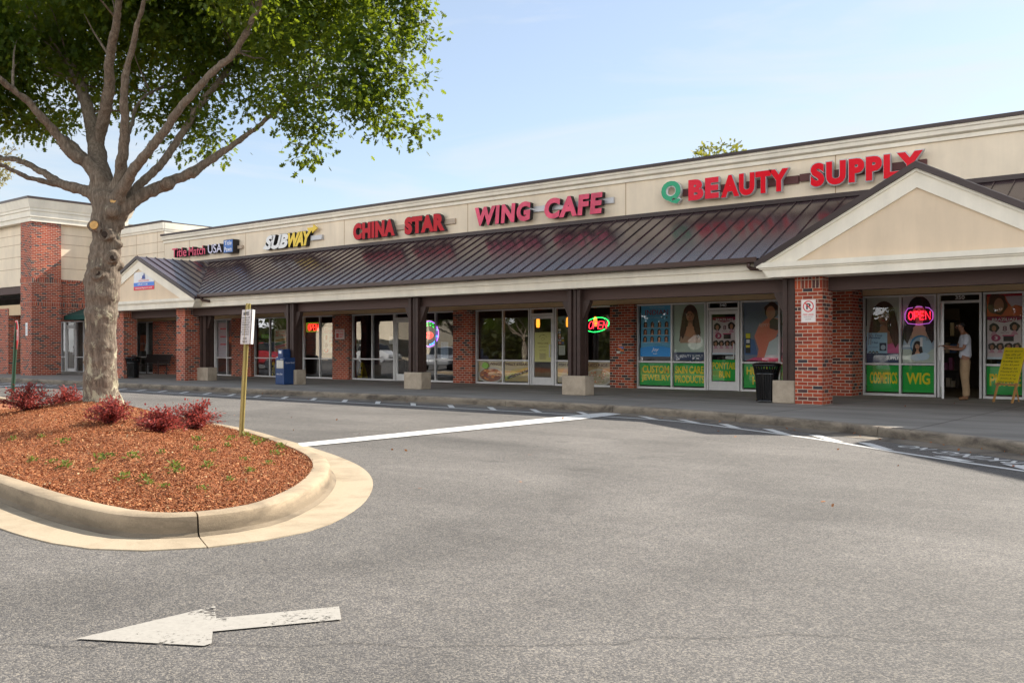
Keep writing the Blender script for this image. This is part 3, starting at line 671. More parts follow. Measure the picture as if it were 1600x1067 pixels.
window(-42.22, -40.46, [-41.25], glass=GLASS2); door(-36.50, -35.63); window(-35.60, -34.24, [-34.80], glass=GLASS2)
window(-32.84, -30.58, [-31.81], glass=GLASS2); door(-30.55, -29.70); window(-29.67, -27.74, [-28.66], glass=GLASS2)
window(-26.78, -24.53, [-25.69], glass=GLASS2); door(-24.50, -23.55); window(-23.52, -21.54, [-22.50], glass=GLASS2)
window(-20.64, -18.38, [-19.48], glass=GLASS2); door(-18.34, -17.41); window(-17.38, -15.27, [-16.30], glass=GLASS2)
window(-14.42, -12.22, [-13.29]); door(-12.19, -11.22); window(-11.19, -9.56, [-10.11])
window(-7.95, -6.25, [-7.07]); DL = door(-6.22, -5.27, opened=True, ang=73); window(-5.24, -2.57, [-4.42, -3.5])

# canopy
YE, ZE, ZR = 18.5, 3.03, 4.93      # eave line; ridge against sign wall
ZR = 4.60
sl = (ZR - ZE) / (YS - YE)
b = MB(); b.prism_x([(YE, ZE - 0.04), (YE, ZE), (YS - 0.002, ZR), (YS - 0.002, ZR - 0.06)][::-1], -37.0, XR)
for x in np.arange(-36.9, XR, 0.385):
    b.prism_x([(YE + 0.005, ZE), (YE + 0.005, ZE + 0.030), (YS - 0.003, ZR + 0.030), (YS - 0.003, ZR)][::-1], x - 0.006, x + 0.006)
part('canopy_roof', b, ROOF)
b = MB(); b.box(-36.3, XR, YS - 0.06, YS - 0.003, ZR - 0.01, ZR + 0.06); b.box(-36.3, XR, YS - 0.02, YS - 0.004, ZR + 0.06, ZR + 0.10); part('roof_flashing', b, CAP)
b = MB(); b.prism_x([(18.38, 2.945), (18.38, 3.045), (18.40, 3.045), (18.40, 2.96), (18.50, 2.96), (18.50, 3.028), (18.515, 3.028), (18.515, 2.93), (18.41, 2.93)][::-1], -29.15, -8.45); part('gutter', b, GUTTER)
b = MB(); b.box(-30.5, -8.0, 18.66, 18.72, 2.61, 2.93); b.box(-29.3, -8.3, 18.62, 18.66, 2.79, 2.925); b.box(-30.5, -8.0, 18.72, 19.02, 2.605, 2.63); part('fascia', b, CREAM)
for x0, x1 in ((-34.75, -31.0), (-30.45, -7.77), (-7.18, -3.32), (-2.73, XR)):
    b = MB(); b.box(x0, x1, 19.05, 19.33, 2.325, 2.72); part('beam', b, BEAM2)
for xe in (-29.02 + 0.02, -8.66):
    b = MB(); b.tube([(xe, 18.47, 2.95), (xe, 18.47, 2.86), (xe + 0.03, 18.50, 2.82), (xe + 0.30, 18.60, 2.79)], 0.042, n=10); part('downspout_elbow', b, GUTTER)

def gable(xa, half, zr, ze, y0, right_z, name='gable'):
    """front gable with roof slopes running back to the sign wall"""
    g = bpy.data.objects.new('gable', None); scene.collection.objects.link(g); g.parent = BL; g.location = Vector((xa, y0, 0)) - BL.location
    k = (zr - ze) / half; th = 0.07
    def hz(dx): return zr - abs(dx) * k
    for sg in (-1, 1):
        b = MB(); e = half + 0.02
        P = [(xa, zr), (xa + sg*e, zr - e*k), (xa + sg*e, zr - e*k - th), (xa, zr - th)]
        if sg > 0: P = P[::-1]
        b.prism_y(P, y0 - 0.10, YS - 0.01)
        # seams
        for y in np.arange(y0 - 0.09, YS - 0.1, 0.36):
            Q = [(xa, zr + 0.035), (xa + sg*e, zr - e*k + 0.035), (xa + sg*e, zr - e*k - 0.002), (xa, zr - 0.002)]
            b.prism_y(Q if sg < 0 else Q[::-1], y, y + 0.018)
        b.build('roof_slope', ROOF, g)
        b = MB(); Q = [(xa, zr + 0.02), (xa + sg*(e+0.02), zr - e*k + 0.01), (xa + sg*(e+0.02), zr - e*k - 0.11), (xa, zr - 0.10)]
        b.prism_y(Q if sg < 0 else Q[::-1], y0 - 0.14, y0 - 0.10); b.build('rake_trim', CAP, g)
        b = MB()
        for d0, d1, yo in ((0.105, 0.16, 0.085), (0.16, 0.46, 0.045)):
            Q = [(xa, zr - d0), (xa + sg*(half - 0.02), zr - (half-0.02)*k - d0), (xa + sg*(half - 0.02 - (0.0 if d0 < 0.15 else 0.35)), zr - (half-0.02 - (0.0 if d0 < 0.15 else 0.35))*k - d1), (xa, zr - d1)]
            b.prism_y(Q if sg < 0 else Q[::-1], y0 - yo, y0 + 0.02)
        b.build('rake_board', CREAM, g)
    b = MB(); b.prism_y([(xa - half + 0.3, ze - 0.05), (xa + half - 0.3, ze - 0.05), (xa + 0.1, zr - 0.12), (xa - 0.1, zr - 0.12)], y0, y0 + 0.1); b.build('tympanum', TYMP, g)
    zb = ze - 0.03
    b = MB(); b.box(xa - half, xa + half, y0 - 0.13, y0 + 0.3, zb - 0.10, zb); b.box(xa - half + 0.05, xa + half - 0.05, y0 - 0.09, y0 + 0.3, zb - 0.135, zb - 0.10)
    b.prism_y([(xa - half + 0.22, 2.60), (xa + half - 0.22, 2.60), (xa + half - 0.08, zb - 0.135), (xa - half + 0.08, zb - 0.135)], y0 - 0.05, y0 + 0.62); b.build('frieze', CREAM, g)
    b = MB(); b.box(xa - half + 0.3, xa + half - 0.3, y0 + 0.1, 19.0, 2.9, 2.95); b.build('gable_back', CREAM, g)
    return g
gable(-5.25, 3.15, 4.60, 2.93, 18.4, 0); gable(-32.98, 3.85, 4.58, 2.96, 18.4, 0)

# brick piers of the gables
for x0 in (-35.3, -31.0, -7.75, -3.3):
    p0 = bpy.data.objects.new('brick_column', None); scene.collection.objects.link(p0); p0.parent = BL; p0.location = Vector((x0, 18.72, 0)) - BL.location
    b = MB(); b.box(x0, x0 + 0.57, 18.72, 19.28, 0, 2.37); b.build('column_shaft', BRICK, p0)
    b = MB(); b.box(x0 - 0.004, x0 + 0.574, 18.716, 19.284, 2.37, 2.60); b.build('column_head', SOLDIER, p0)
# timber post clusters on plinths
def post(xc, yc=19.05, w=0.37, half=0):
    p0 = bpy.data.objects.new('timber_post', None); scene.collection.objects.link(p0); p0.parent = BL; p0.location = Vector((xc, yc, 0)) - BL.location
    b = MB()
    for dx in (-w/2, -0.04, w/2 - 0.10):
        ww = 0.10 if dx != -0.04 else 0.08
        for dy in (-0.19, 0.04): b.box(xc + dx, xc + dx + ww, yc + dy + (0.03 if dx == -0.04 else 0), yc + dy + 0.13, 0.475, 2.60 if dy < 0 else 2.33)
    b.box(xc - w/2 + 0.02, xc + w/2 - 0.02, yc - 0.12, yc + 0.12, 0.475, 2.32)
    b.build('post_shaft', BEAM, p0, bevel=0.006)
    for sg in (-1, 1):
        b = MB(); x = xc + sg * w/2; Q = [(x, 1.88), (x, 2.325), (x + sg*0.22, 2.325), (x + sg*0.22, 2.27), (x + sg*0.03, 1.88)]
        b.prism_y(Q if sg < 0 else Q[::-1], yc - 0.10, yc + 0.04); b.build('knee_brace', BEAM, p0)
    b = MB(); b.box(xc - 0.35, xc + (0.35 if w > 0.3 else 0.14), yc - 0.21, yc + 0.18, 0.0, 0.475); b.build('plinth', PLINTH, p0, bevel=0.015)
for xc in (-24.60, -19.02, -13.44): post(xc)
post(-7.92, 18.98, 0.27); post(-30.12, 19.42)

# middle parapet block and its sunlit return
b = MB(); b.box(-43.0, XL - 0.02, YS, YS + 0.3, 2.7, 6.46); b.box(XL - 0.32, XL - 0.02, YS + 0.3, 24.4, 5.0, 6.46); b.box(-43, XL - 0.32, 24.1, 24.4, 5.0, 6.46); part('middle_wall', b, BEIGE)
b = MB(); b.box(-43, XL + 0.02, YS - 0.05, YS, 6.10, 6.20); b.box(-43, XL + 0.04, YS - 0.10, YS - 0.0, 6.20, 6.455)
b.box(XL - 0.02, XL + 0.02, YS, 24.4, 5.8, 6.12); b.box(XL - 0.02, XL + 0.05, YS, 24.45, 6.2, 6.455); b.box(XL - 0.02, XL + 0.035, YS, 24.42, 6.12, 6.2); part('middle_cornice', b, CREAM)
b = MB(); b.box(-43, XL + 0.02, YS - 0.13, YS + 0.33, 6.457, 6.54); b.box(XL - 0.35, XL + 0.03, YS + 0.33, 24.45, 6.457, 6.50); part('middle_cap', b, CAP)
for z in (5.66, 5.22, 4.77): b = MB(); b.box(-43, XL, YS - 0.003, YS + 0.01, z - 0.011, z + 0.011); part('wall_joint', b, JOINT)
for x in (-36.9, -38.6): b = MB(); b.box(x - 0.009, x + 0.009, YS - 0.0035, YS + 0.01, 4.6, 6.10); part('wall_joint', b, JOINT)
b = MB(); b.box(-35.4, -34.1, 25.0, 27.0, 5.35, 6.62); b.box(-35.5, -34.0, 24.9, 27.1, 6.62, 6.68); tag(b.build('rooftop_unit', mat('pale metal unit', (0.6, 0.57, 0.52), 0.6, var=0.1)), 'pale boxy rooftop unit just showing over the parapet beside the raised beige block', 'rooftop unit')

# ------------------------------------------------------------------ left building
LB = thing('brick_store_building', 'taller brick and cream building with deep cornice at the far left end', 'building', (-42, 18.3, 0))
def lpart(name, bld, m): return bld.build(name, m, LB)
b = MB(); b.box(-42.85, -41.78, 18.35, 19.62, 0, 6.70); lpart('corner_pier', b, BRICK)
b = MB(); b.box(-70, -42.85, 18.62, 19.0, 3.95, 6.70); b.box(-42.85, -42.05, 19.62, 22.6, 4.22, 6.70); lpart('upper_wall', b, BEIGE)
b = MB(); b.box(-42.6, -42.0, 19.62, 22.6, 2.50, 4.12); lpart('brick_spandrel', b, BRICK)
b = MB(); b.box(-42.6, -41.99, 19.62, 22.6, 4.12, 4.22); b.box(-42.6, -41.985, 19.62, 22.6, 3.02, 3.22); b.box(-42.86, -41.77, 18.34, 19.625, 3.02, 3.22); b.box(-42.865, -41.765, 18.335, 19.63, 4.02, 4.22); lpart('brick_band', b, SOLDIER)
b = MB()
for z in (6.22, 5.80, 5.25, 4.72): b.box(-70, -42.86, 18.617, 18.63, z - 0.011, z + 0.011); b.box(-42.06, -42.047, 19.63, 22.6, z - 0.011, z + 0.011)
lpart('wall_joint', b, JOINT)
b = MB(); b.box(-70, -42.86, 18.66, 18.98, 3.62, 3.95); lpart('beam', b, BEAM2)
b = MB(); b.box(-70, -42.86, 18.75, 19.0, 2.98, 3.14); b.box(-70, -42.86, 18.7, 19.02, 2.66, 2.98); lpart('lintel', b, HDR)
b = MB(); b.box(-46.6, -44.85, 18.66, 19.3, 0, 2.98); lpart('brick_pier', b, BRICK)
b = MB()
for p, z0, z1 in ((0.05, 6.66, 6.84), (0.09, 6.86, 7.10), (0.13, 7.12, 7.24)):
    b.box(-70, -41.78 + p, 18.35 - p, 18.7, z0, z1); b.box(-42.4, -41.78 + p, 18.7, 22.7, z0, z1)
b.box(-70, -41.74, 18.31, 18.7, 6.83, 6.87); b.box(-42.4, -41.74, 18.7, 22.7, 6.83, 6.87)
b.box(-70, -41.70, 18.27, 18.7, 7.09, 7.13); b.box(-42.4, -41.70, 18.7, 22.7, 7.09, 7.13)
# flared crown
A = [(-41.62, 18.19), (-41.50, 18.07)]
b.add([(-70, A[0][1], 7.24), (A[0][0], A[0][1], 7.24), (A[1][0], A[1][1], 7.60), (-70, A[1][1], 7.60)], [(0, 1, 2, 3)])
b.add([(A[0][0], A[0][1], 7.24), (A[0][0], 22.8, 7.24), (A[1][0], 22.9, 7.60), (A[1][0], A[1][1], 7.60)], [(0, 1, 2, 3)])
b.add([(-70, A[0][1], 7.24), (A[0][0], A[0][1], 7.24), (A[0][0], 22.8, 7.24), (-42.4, 22.8, 7.24), (-42.4, 18.8, 7.24), (-70, 18.8, 7.24)], [(5, 4, 3, 2, 1, 0)])
lpart('cornice', b, CREAM)
b = MB(); b.prism_z([(-70, 18.05), (-41.48, 18.05), (-41.48, 22.92), (-42.4, 22.92), (-42.4, 18.9), (-70, 18.9)], 7.602, 7.70); lpart('roof_cap', b, CAP)
b = MB(); b.box(-70, -42.6, 22.6, 45, 6.9, 7.1); b.box(-70, -42.4, 22.9, 23.1, 0, 6.9); b.box(-42.6, -42.42, 22.9, 45, 0, 6.9); b.box(-70, -42.2, 18.95, 22.9, 3.98, 4.1); lpart('roof_deck', b, mat('grey roof membrane', (0.3, 0.29, 0.27), 0.9))
YB = 20.9
b = MB(); b.box(-48, -39.9, YB, YB + 0.15, 2.42, 3.2); b.box(-41.6, -39.8, YB, YB + 0.2, 0, 2.42); lpart('entrance_wall', b, BRICK)
window(-44.45, -44.0, [], parent=LB, yw=YB, sill=0.12); door(-43.97, -43.05, parent=LB, yw=YB); window(-43.02, -41.65, [-42.3], parent=LB, yw=YB, sill=0.12)
window(-70, -44.5, [-66, -62, -58, -54, -51, -49, -47.6, -46, -45.2], parent=LB, yw=YB, sill=0.12)
b = MB(); b.box(-44.6, -41.6, YB - 0.5, YB + 0.05, 0.001, 0.10); lpart('door_step', b, WALK)
AWN = mat('dark green canvas', (0.006, 0.055, 0.045), 0.8, var=0.25, vscale=3)
b = MB(); b.add([(-42.0, 19.85, 2.43), (-39.9, 19.85, 2.43), (-39.9, 19.85, 2.62), (-42.0, 19.85, 2.62), (-42.0, 20.88, 3.02), (-39.9, 20.88, 3.02), (-42.0, 20.88, 2.43), (-39.9, 20.88, 2.43)], [(0, 1, 2, 3), (3, 2, 5, 4), (0, 3, 4, 6), (1, 7, 5, 2)])
lpart('awning', b, AWN)
b = MB(); b.box(-42.35, -42.12, 18.34, 18.347, 1.75, 2.22); b.box(-42.33, -42.14, 18.335, 18.34, 1.78, 1.98)
f = Flat(-42.36, -42.16, 1.72, 2.28, 18.345, (0.55, 0.56, 0.57)); f.ell(0.5, 0.76, 0.34, 0.13, (0.35, 0.4, 0.42)); f.rect(0.15, 0.85, 0.45, 0.52, (0.3, 0.33, 0.35)); f.rect(0.15, 0.85, 0.3, 0.37, (0.3, 0.33, 0.35)); f.rect(0.15, 0.85, 0.14, 0.21, (0.3, 0.33, 0.35))
f.build('wall_sign', 'small pale rectangular sign on the brick corner pier of the far left building', 'sign')

# ------------------------------------------------------------------ shop interiors
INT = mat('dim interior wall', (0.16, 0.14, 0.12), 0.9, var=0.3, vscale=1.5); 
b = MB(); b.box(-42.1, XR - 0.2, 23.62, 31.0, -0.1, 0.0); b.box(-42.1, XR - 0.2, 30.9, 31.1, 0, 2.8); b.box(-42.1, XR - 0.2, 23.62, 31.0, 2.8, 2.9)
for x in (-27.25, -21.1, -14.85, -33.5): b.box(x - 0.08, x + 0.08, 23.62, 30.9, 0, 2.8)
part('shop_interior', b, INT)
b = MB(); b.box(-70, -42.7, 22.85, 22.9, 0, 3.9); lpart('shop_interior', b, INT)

# ------------------------------------------------------------------ wall signs
RED = mat('red sign face', (0.74, 0.002, 0.016), 0.35, spec=0.2); PINKRED = mat('faded red sign face', (0.74, 0.095, 0.17), 0.4, spec=0.2, var=0.25, vscale=2.5)
DRED = mat('deep red sign face', (0.50, 0.002, 0.012), 0.4, spec=0.2); DGREY = mat('dark sign return', (0.045, 0.042, 0.045), 0.5); BLACK = mat('black sign return', (0.012, 0.011, 0.012), 0.5)
SILV = mat('silver sign edge', (0.48, 0.48, 0.49), 0.4, 0.3); WHITE = mat('white sign face', (0.78, 0.78, 0.76), 0.4); YEL = mat('yellow sign face', (0.80, 0.55, 0.02), 0.4)
GREEN = mat('green sign face', (0.012, 0.36, 0.17), 0.4); BLUE = mat('blue sign face', (0.03, 0.15, 0.48), 0.4); MAR = mat('maroon raceway', (0.10, 0.028, 0.025), 0.6, var=0.1)
YF = YS - 0.02
s = thing('wall_sign', 'raised letter sign with a blue square at its right end, leftmost on the parapet', 'sign', (-33.2, YS, 4.9))
letter_sign(s, 'Title', -35.40, -34.33, 4.90, 5.27, YF, 0.20, PINKRED, BLACK, 0.008)
letter_sign(s, 'Match', -34.16, -33.0, 4.89, 5.25, YF, 0.20, PINKRED, BLACK, 0.008)
letter_sign(s, 'USA', -32.80, -31.86, 4.90, 5.25, YF, 0.20, mat('pale lilac sign face', (0.62, 0.60, 0.75), 0.4), BLACK, 0.014)
b = MB(); b.box(-31.62, -31.0, YS - 0.30, YS - 0.02, 4.83, 5.34, BLACK); b.box(-31.60, -31.02, YS - 0.305, YS - 0.30, 4.85, 5.32, BLUE)
for t_, z0, z1 in (('Title', 5.13, 5.29), ('Pawn', 4.88, 5.06)):
    vs, fs = glyphs(t_, 0.01); v = fit(vs, -31.55, -31.08, z0, z1); b.add([(p[0], YS - 0.308, p[1]) for p in v], fs, WHITE)
b.build('sign_box', None, s)
b = MB(); b.box(-31.0, -30.72, YS - 0.10, YS, 4.98, 5.10); b.build('raceway', mat('beige raceway', (0.50, 0.40, 0.30), 0.6), s)

s = thing('wall_sign', 'white and yellow slanted sandwich shop sign with arrow tips on a dark backing', 'sign', (-27.7, YS, 4.8))
letter_sign(s, 'SUB', -29.20, -27.78, 4.80, 5.32, YF, 0.16, WHITE, BLACK, 0.055, 0.30, BLACK, 0.03, 0.85)
letter_sign(s, 'WAY', -27.80, -26.45, 4.80, 5.32, YF, 0.16, YEL, BLACK, 0.055, 0.30, BLACK, 0.03, 0.80)
b = MB(); y = YF - 0.165
b.prism_y([(-29.30, 4.86), (-29.02, 4.80), (-29.0, 4.90), (-29.12, 4.93), (-29.10, 5.0)], y, y + 0.05, WHITE); b.build('arrow_tip', None, s); b = MB()
b.prism_y([(-26.62, 5.30), (-26.42, 5.30), (-26.42, 5.22), (-26.14, 5.37), (-26.36, 5.52), (-26.37, 5.42), (-26.70, 5.42)], y, y + 0.05, YEL)
b.build('arrow_tip', None, s)
b = MB(); b.box(-26.6, -26.0, YS - 0.10, YS, 4.98, 5.14); b.build('raceway', SILV, s)
s = thing('wall_sign', 'dark red bold letter sign between the yellow sign and the pink sign', 'sign', (-22.1, YS, 4.8))
letter_sign(s, 'CHINA', -24.22, -22.20, 4.80, 5.35, YF - 0.05, 0.15, DRED, DGREY, 0.072, 0, DGREY, 0.012, 1.14)
letter_sign(s, 'STAR', -21.75, -19.98, 4.79, 5.34, YF - 0.05, 0.15, DRED, DGREY, 0.072, 0, DGREY, 0.012, 1.14)
b = MB(); b.box(-24.0, -19.7, YS - 0.06, YS, 5.0, 5.16); b.build('raceway', mat('beige raceway', (0.50, 0.40, 0.30), 0.6), s)
s = thing('wall_sign', 'faded pink art deco capital letter sign on a silver raceway', 'sign', (-16.5, YS, 4.8))
letter_sign(s, 'WING', -18.74, -16.62, 4.81, 5.37, YF - 0.05, 0.15, PINKRED, BLACK, 0.052, 0.08, None, 0, 1.16)
letter_sign(s, 'CAFE', -16.12, -14.15, 4.79, 5.37, YF - 0.05, 0.15, PINKRED, BLACK, 0.052, 0.08, None, 0, 1.16)
b = MB(); b.box(-18.4, -13.9, YS - 0.06, YS, 5.06, 5.22); b.build('raceway', SILV, s)
s = thing('wall_sign', 'large red letter sign starting with a green Q, above the right gable', 'sign', (-9, YS, 4.8))
letter_sign(s, 'Q', -12.34, -11.78, 4.83, 5.42, YF - 0.06, 0.14, GREEN, SILV, 0.05, 0, WHITE, 0.03)
letter_sign(s, 'BE', -11.56, -10.72, 4.86, 5.38, YF - 0.06, 0.14, mat('sun faded red sign face', (0.76, 0.02, 0.045), 0.35, spec=0.2), SILV, 0.060, 0, SILV, 0.020, 1.16)
letter_sign(s, 'AUTY', -10.66, -8.93, 4.84, 5.38, YF - 0.06, 0.14, RED, SILV, 0.060, 0, SILV, 0.020, 1.16)
letter_sign(s, 'SUPPLY', -8.40, -5.93, 4.86, 5.40, YF - 0.06, 0.14, RED, SILV, 0.060, 0, SILV, 0.020, 1.18)
b = MB(); b.box(-11.8, -8.75, YS - 0.07, YS, 5.02, 5.20); b.box(-8.72, -5.9, YS - 0.08, YS, 5.05, 5.22); b.build('raceway', MAR, s)
# flag-coloured sign on the small gable
f = Flat(-33.36, -31.92, 3.33, 4.0, 18.385, (0.62, 0.62, 0.64)); 
f.rect(0, 1, 0, 0.2, (0.50, 0.02, 0.04)); f.rect(0, 1, 0.2, 0.42, (0.05, 0.15, 0.45))
for i in range(8): f.rect(0.03 + i*0.125, 0.06 + i*0.125, 0.5, 0.98, (0.5, 0.52, 0.58))
f.poly([(0.42, 0.6), (0.58, 0.6), (0.56, 0.8), (0.52, 0.98), (0.49, 0.8), (0.43, 0.78)], (0.04, 0.06, 0.2)); f.poly([(0.36, 0.6), (0.42, 0.6), (0.42, 0.66)], (0.5, 0.05, 0.05))
f.text('TITLE PAWN', 0.25, 0.75, 0.46, 0.55, (0.5, 0.1, 0.12)); f.text('678-817-1166', 0.22, 0.70, 0.26, 0.37, (0.7, 0.7, 0.72)); f.text('titlematchpawn.com', 0.08, 0.92, 0.04, 0.15, (0.7, 0.68, 0.66))
f.build('gable_sign', 'white blue and red panel sign fixed to the small left gable', 'sign')

# ------------------------------------------------------------------ window prints
YP = YW + 0.045
G1 = (0.002, 0.27, 0.035); OR = (0.80, 0.42, 0.006)
def banner(x0, x1, lines, label, z0=0.10, z1=0.735, txt=None):
    f = Flat(x0, x1, z0, z1, YP, G1); f.rect(0.0, 1.0, 0.03, 0.045, (0.02, 0.32, 0.06)); f.rect(0.02, 0.5, 0.90, 0.915, (0.02, 0.32, 0.06))
    n = len(lines)
    for i, (s, u0, u1) in enumerate(lines):
        h = 0.78 / n if n > 1 else 0.50; v1 = 0.88 - i * (h + 0.02) if n > 1 else 0.74
        f.text(s, u0, u1, v1 - h + 0.06, v1, OR, 0.03)
    return f.build('window_banner', label, 'window banner', 'green lettered window banners')
banner(-14.36, -13.32, [('CUSTOM', 0.08, 0.92), ('JEWELRY', 0.05, 0.96)], 'green window banner reading custom jewelry')
banner(-13.25, -12.27, [('SKIN CARE', 0.05, 0.95), ('PRODUCTS', 0.05, 0.97)], 'green window banner reading skin care products')
banner(-12.05, -11.35, [('PONYTAIL', 0.0, 1.0), ('BUN', 0.28, 0.75)], 'green banner reading ponytail bun on the closed door', z0=0.27, z1=0.84)
banner(-11.13, -10.14, [('HUMAN', 0.08, 0.92), ('HAIR', 0.25, 0.8)], 'green window banner half hidden behind the black bin')
banner(-10.07, -9.62, [('BRAIDS', 0.05, 0.95)], 'narrow green window banner beside the brick pier and bin')
banner(-7.88, -7.10, [('COSMETICS', 0.10, 0.93)], 'green window banner reading cosmetics')
banner(-7.03, -6.30, [('WIG', 0.12, 0.86)], 'green window banner reading wig')
banner(-5.18, -4.45, [('PURSE', 0.08, 0.96)], 'green window banner reading purse behind the yellow easel board')
SK = [(0.42, 0.21, 0.12), (0.30, 0.14, 0.08), (0.52, 0.30, 0.19)]; HR = [(0.020, 0.012, 0.010), (0.06, 0.025, 0.015), (0.10, 0.045, 0.02)]
def woman_poster(x0, x1, z0, z1, u, v, h, hair, skin, top, bgc, label, band=None, curly=0.0):
    f = Flat(x0, x1, z0, z1, YP + 0.012, bgc, 0.0008); asp = (z1 - z0) / (x1 - x0)
    f.woman(u, v, h, asp, hair, skin, top, curly)
    f.rect(0, 1, 0, 0.145, (0.035, 0.05, 0.10)) if band else None
    if band: f.text(band, 0.08 if len(band) > 8 else 0.62, 0.94 if len(band) > 8 else 0.99, 0.045, 0.10, (0.5, 0.52, 0.58), 0.01)
    return f.build('poster', label, 'poster', 'beauty posters in the shop windows')
woman_poster(-7.88, -7.10, 0.80, 2.37, 0.52, 0.60, 0.28, HR[1], SK[1], (0.50, 0.10, 0.22), (0.40, 0.40, 0.36), 'poster of a long haired woman in pink above the cosmetics banner', 'SUPPLY')
woman_poster(-7.03, -6.30, 0.80, 2.37, 0.52, 0.66, 0.28, HR[0], (0.45, 0.30, 0.2), (0.30, 0.36, 0.42), (0.42, 0.46, 0.40), 'pale poster of a dark haired woman behind the boxed neon open sign')
woman_poster(-13.25, -12.27, 0.82, 2.37, 0.52, 0.70, 0.24, HR[1], SK[0], (0.35, 0.22, 0.15), (0.36, 0.42, 0.36), 'poster of a long haired woman above the skin care banner', 'Q BEAUTY SUPPLY')
f = Flat(-11.13, -10.14, 0.82, 2.37, YP + 0.012, (0.14, 0.17, 0.22), 0.0008)
f.poly([(0.35, 0.0), (0.6, 0.0), (0.98, 0.5), (0.98, 0.72), (0.7, 0.74), (0.42, 0.60), (0.30, 0.42), (0.42, 0.2)], (0.50, 0.17, 0.11)); f.ell(0.80, 0.86, 0.22, 0.13, HR[1], wob=0.1); f.ell(0.76, 0.82, 0.13, 0.11, SK[0]); f.ell(0.88, 0.62, 0.16, 0.10, HR[1], wob=0.12)
f.poly([(0.55, 0.0), (0.98, 0.0), (0.98, 0.42), (0.72, 0.32)], (0.40, 0.46, 0.46)); f.poly([(0.05, 0.0), (0.98, 0.0), (0.98, 0.05), (0.3, 0.06)], (0.45, 0.08, 0.16)); f.poly([(0.02, 0.10), (0.40, 0.10), (0.30, 0.36), (0.02, 0.42)], (0.06, 0.12, 0.26)); f.text('REMY', 0.42, 0.72, 0.58, 0.64, (0.6, 0.35, 0.28), 0.0, 0.3)
f.build('poster', 'large coral and blue poster of a woman in the window above the black bin', 'poster', 'beauty posters in the shop windows')
f = Flat(-10.07, -9.62, 0.82, 2.37, YP + 0.012, (0.30, 0.31, 0.30), 0.0008); f.ell(0.55, 0.62, 0.5, 0.22, HR[0], wob=0.1); f.ell(0.6, 0.6, 0.24, 0.12, SK[2]); f.rect(0, 1, 0.14, 0.4, (0.5, 0.32, 0.36)); f.rect(0, 1, 0.04, 0.14, (0.04, 0.04, 0.07))
f.build('poster', 'grey and pink poster in the narrow window right of the bin', 'poster', 'beauty posters in the shop windows')
f = Flat(-14.33, -13.34, 0.92, 2.37, YP + 0.010, (0.10, 0.34, 0.50), 0.0008)
f.text('remy hair collection', 0.28, 0.78, 0.955, 0.975, (0.6, 0.7, 0.75)); f.text('INDIAN', 0.14, 0.90, 0.82, 0.92, (0.30, 0.03, 0.05), 0.005); f.text('natural wave', 0.14, 0.62, 0.755, 0.79, (0.35, 0.45, 0.50), 0.0, 0.3)
f.ell(0.70, 0.765, 0.035, 0.016, HR[0], 8); f.ell(0.85, 0.765, 0.035, 0.016, HR[0], 8)
for r in range(3):
    v = 0.60 - r * 0.145
    f.rect(0.04, 0.96, v - 0.035, v - 0.028, (0.55, 0.66, 0.7))
    for c in range(4):
        u = 0.15 + c * 0.235; f.ell(u, v + 0.035, 0.062, 0.055, HR[(r + c) % 2], 12); f.poly([(u-0.06, v-0.025), (u+0.06, v-0.025), (u+0.05, v+0.06), (u-0.05, v+0.06)], HR[(r+c) % 2]); f.ell(u + 0.01, v + 0.035, 0.03, 0.032, SK[c % 3], 10); f.poly([(u-0.045, v-0.027), (u+0.05, v-0.027), (u+0.02, v+0.012), (u-0.01, v+0.012)], SK[(c+1) % 3])
f.poly([(0, 0), (1, 0), (1, 0.17)] + [(1 - t/10, 0.17 + 0.035*math.sin(math.pi*t/10)) for t in range(1, 11)], (0.02, 0.20, 0.50)); f.text('Joy', 0.38, 0.62, 0.09, 0.17, (0.6, 0.7, 0.75), 0.01, 0.3); f.text('hair', 0.44, 0.58, 0.045, 0.07, (0.4, 0.55, 0.7))
f.build('poster', 'tall blue poster with three rows of small portraits above the custom jewelry banner', 'poster', 'beauty posters in the shop windows')
def eight(x0, x1, z0, z1, label, y=YP + 0.004):
    f = Flat(x0, x1, z0, z1, y, (0.44, 0.38, 0.38), 0.0008); asp = (z1 - z0) / (x1 - x0)
    f.poly([(0, 0.93), (0.5, 0.86), (1, 0.93), (1, 1), (0, 1)], (0.25, 0.01, 0.06)); f.text('BRAZILIAN', 0.14, 0.86, 0.90, 0.965, (0.6, 0.55, 0.55), 0.01); f.text('8', 0.45, 0.58, 0.66, 0.78, (0.10, 0.02, 0.04), 0.02); f.text('PIECES', 0.40, 0.64, 0.61, 0.63, (0.15, 0.05, 0.07))
    for u, v, r in ((0.2, 0.74, 0.15), (0.8, 0.76, 0.15), (0.14, 0.30, 0.12), (0.38, 0.30, 0.12), (0.63, 0.30, 0.12), (0.87, 0.30, 0.12)):
        rv = r / asp; f.ell(u, v, r, rv * 1.0, HR[0], 22, wob=0.09); f.ell(u, v - 0.012, r * 0.45, rv * 0.62, SK[1], 12); f.poly([(u-r*0.75, v-rv*1.7), (u+r*0.75, v-rv*1.7), (u+r*0.2, v-rv*0.75), (u-r*0.2, v-rv*0.75)], (0.38, 0.20, 0.24))
    f.ell(0.26, 0.50, 0.14, 0.08, (0.25, 0.03, 0.08)); f.text('3', 0.22, 0.31, 0.46, 0.54, (0.6, 0.5, 0.5), 0.02); f.rect(0.48, 0.78, 0.42, 0.54, (0.02, 0.012, 0.015)); f.rect(0.45, 0.8, 0.54, 0.57, (0.35, 0.05, 0.12)); f.rect(0, 1, 0, 0.05, (0.40, 0.46, 0.5))
    return f.build('poster', label, 'poster', 'beauty posters in the shop windows')
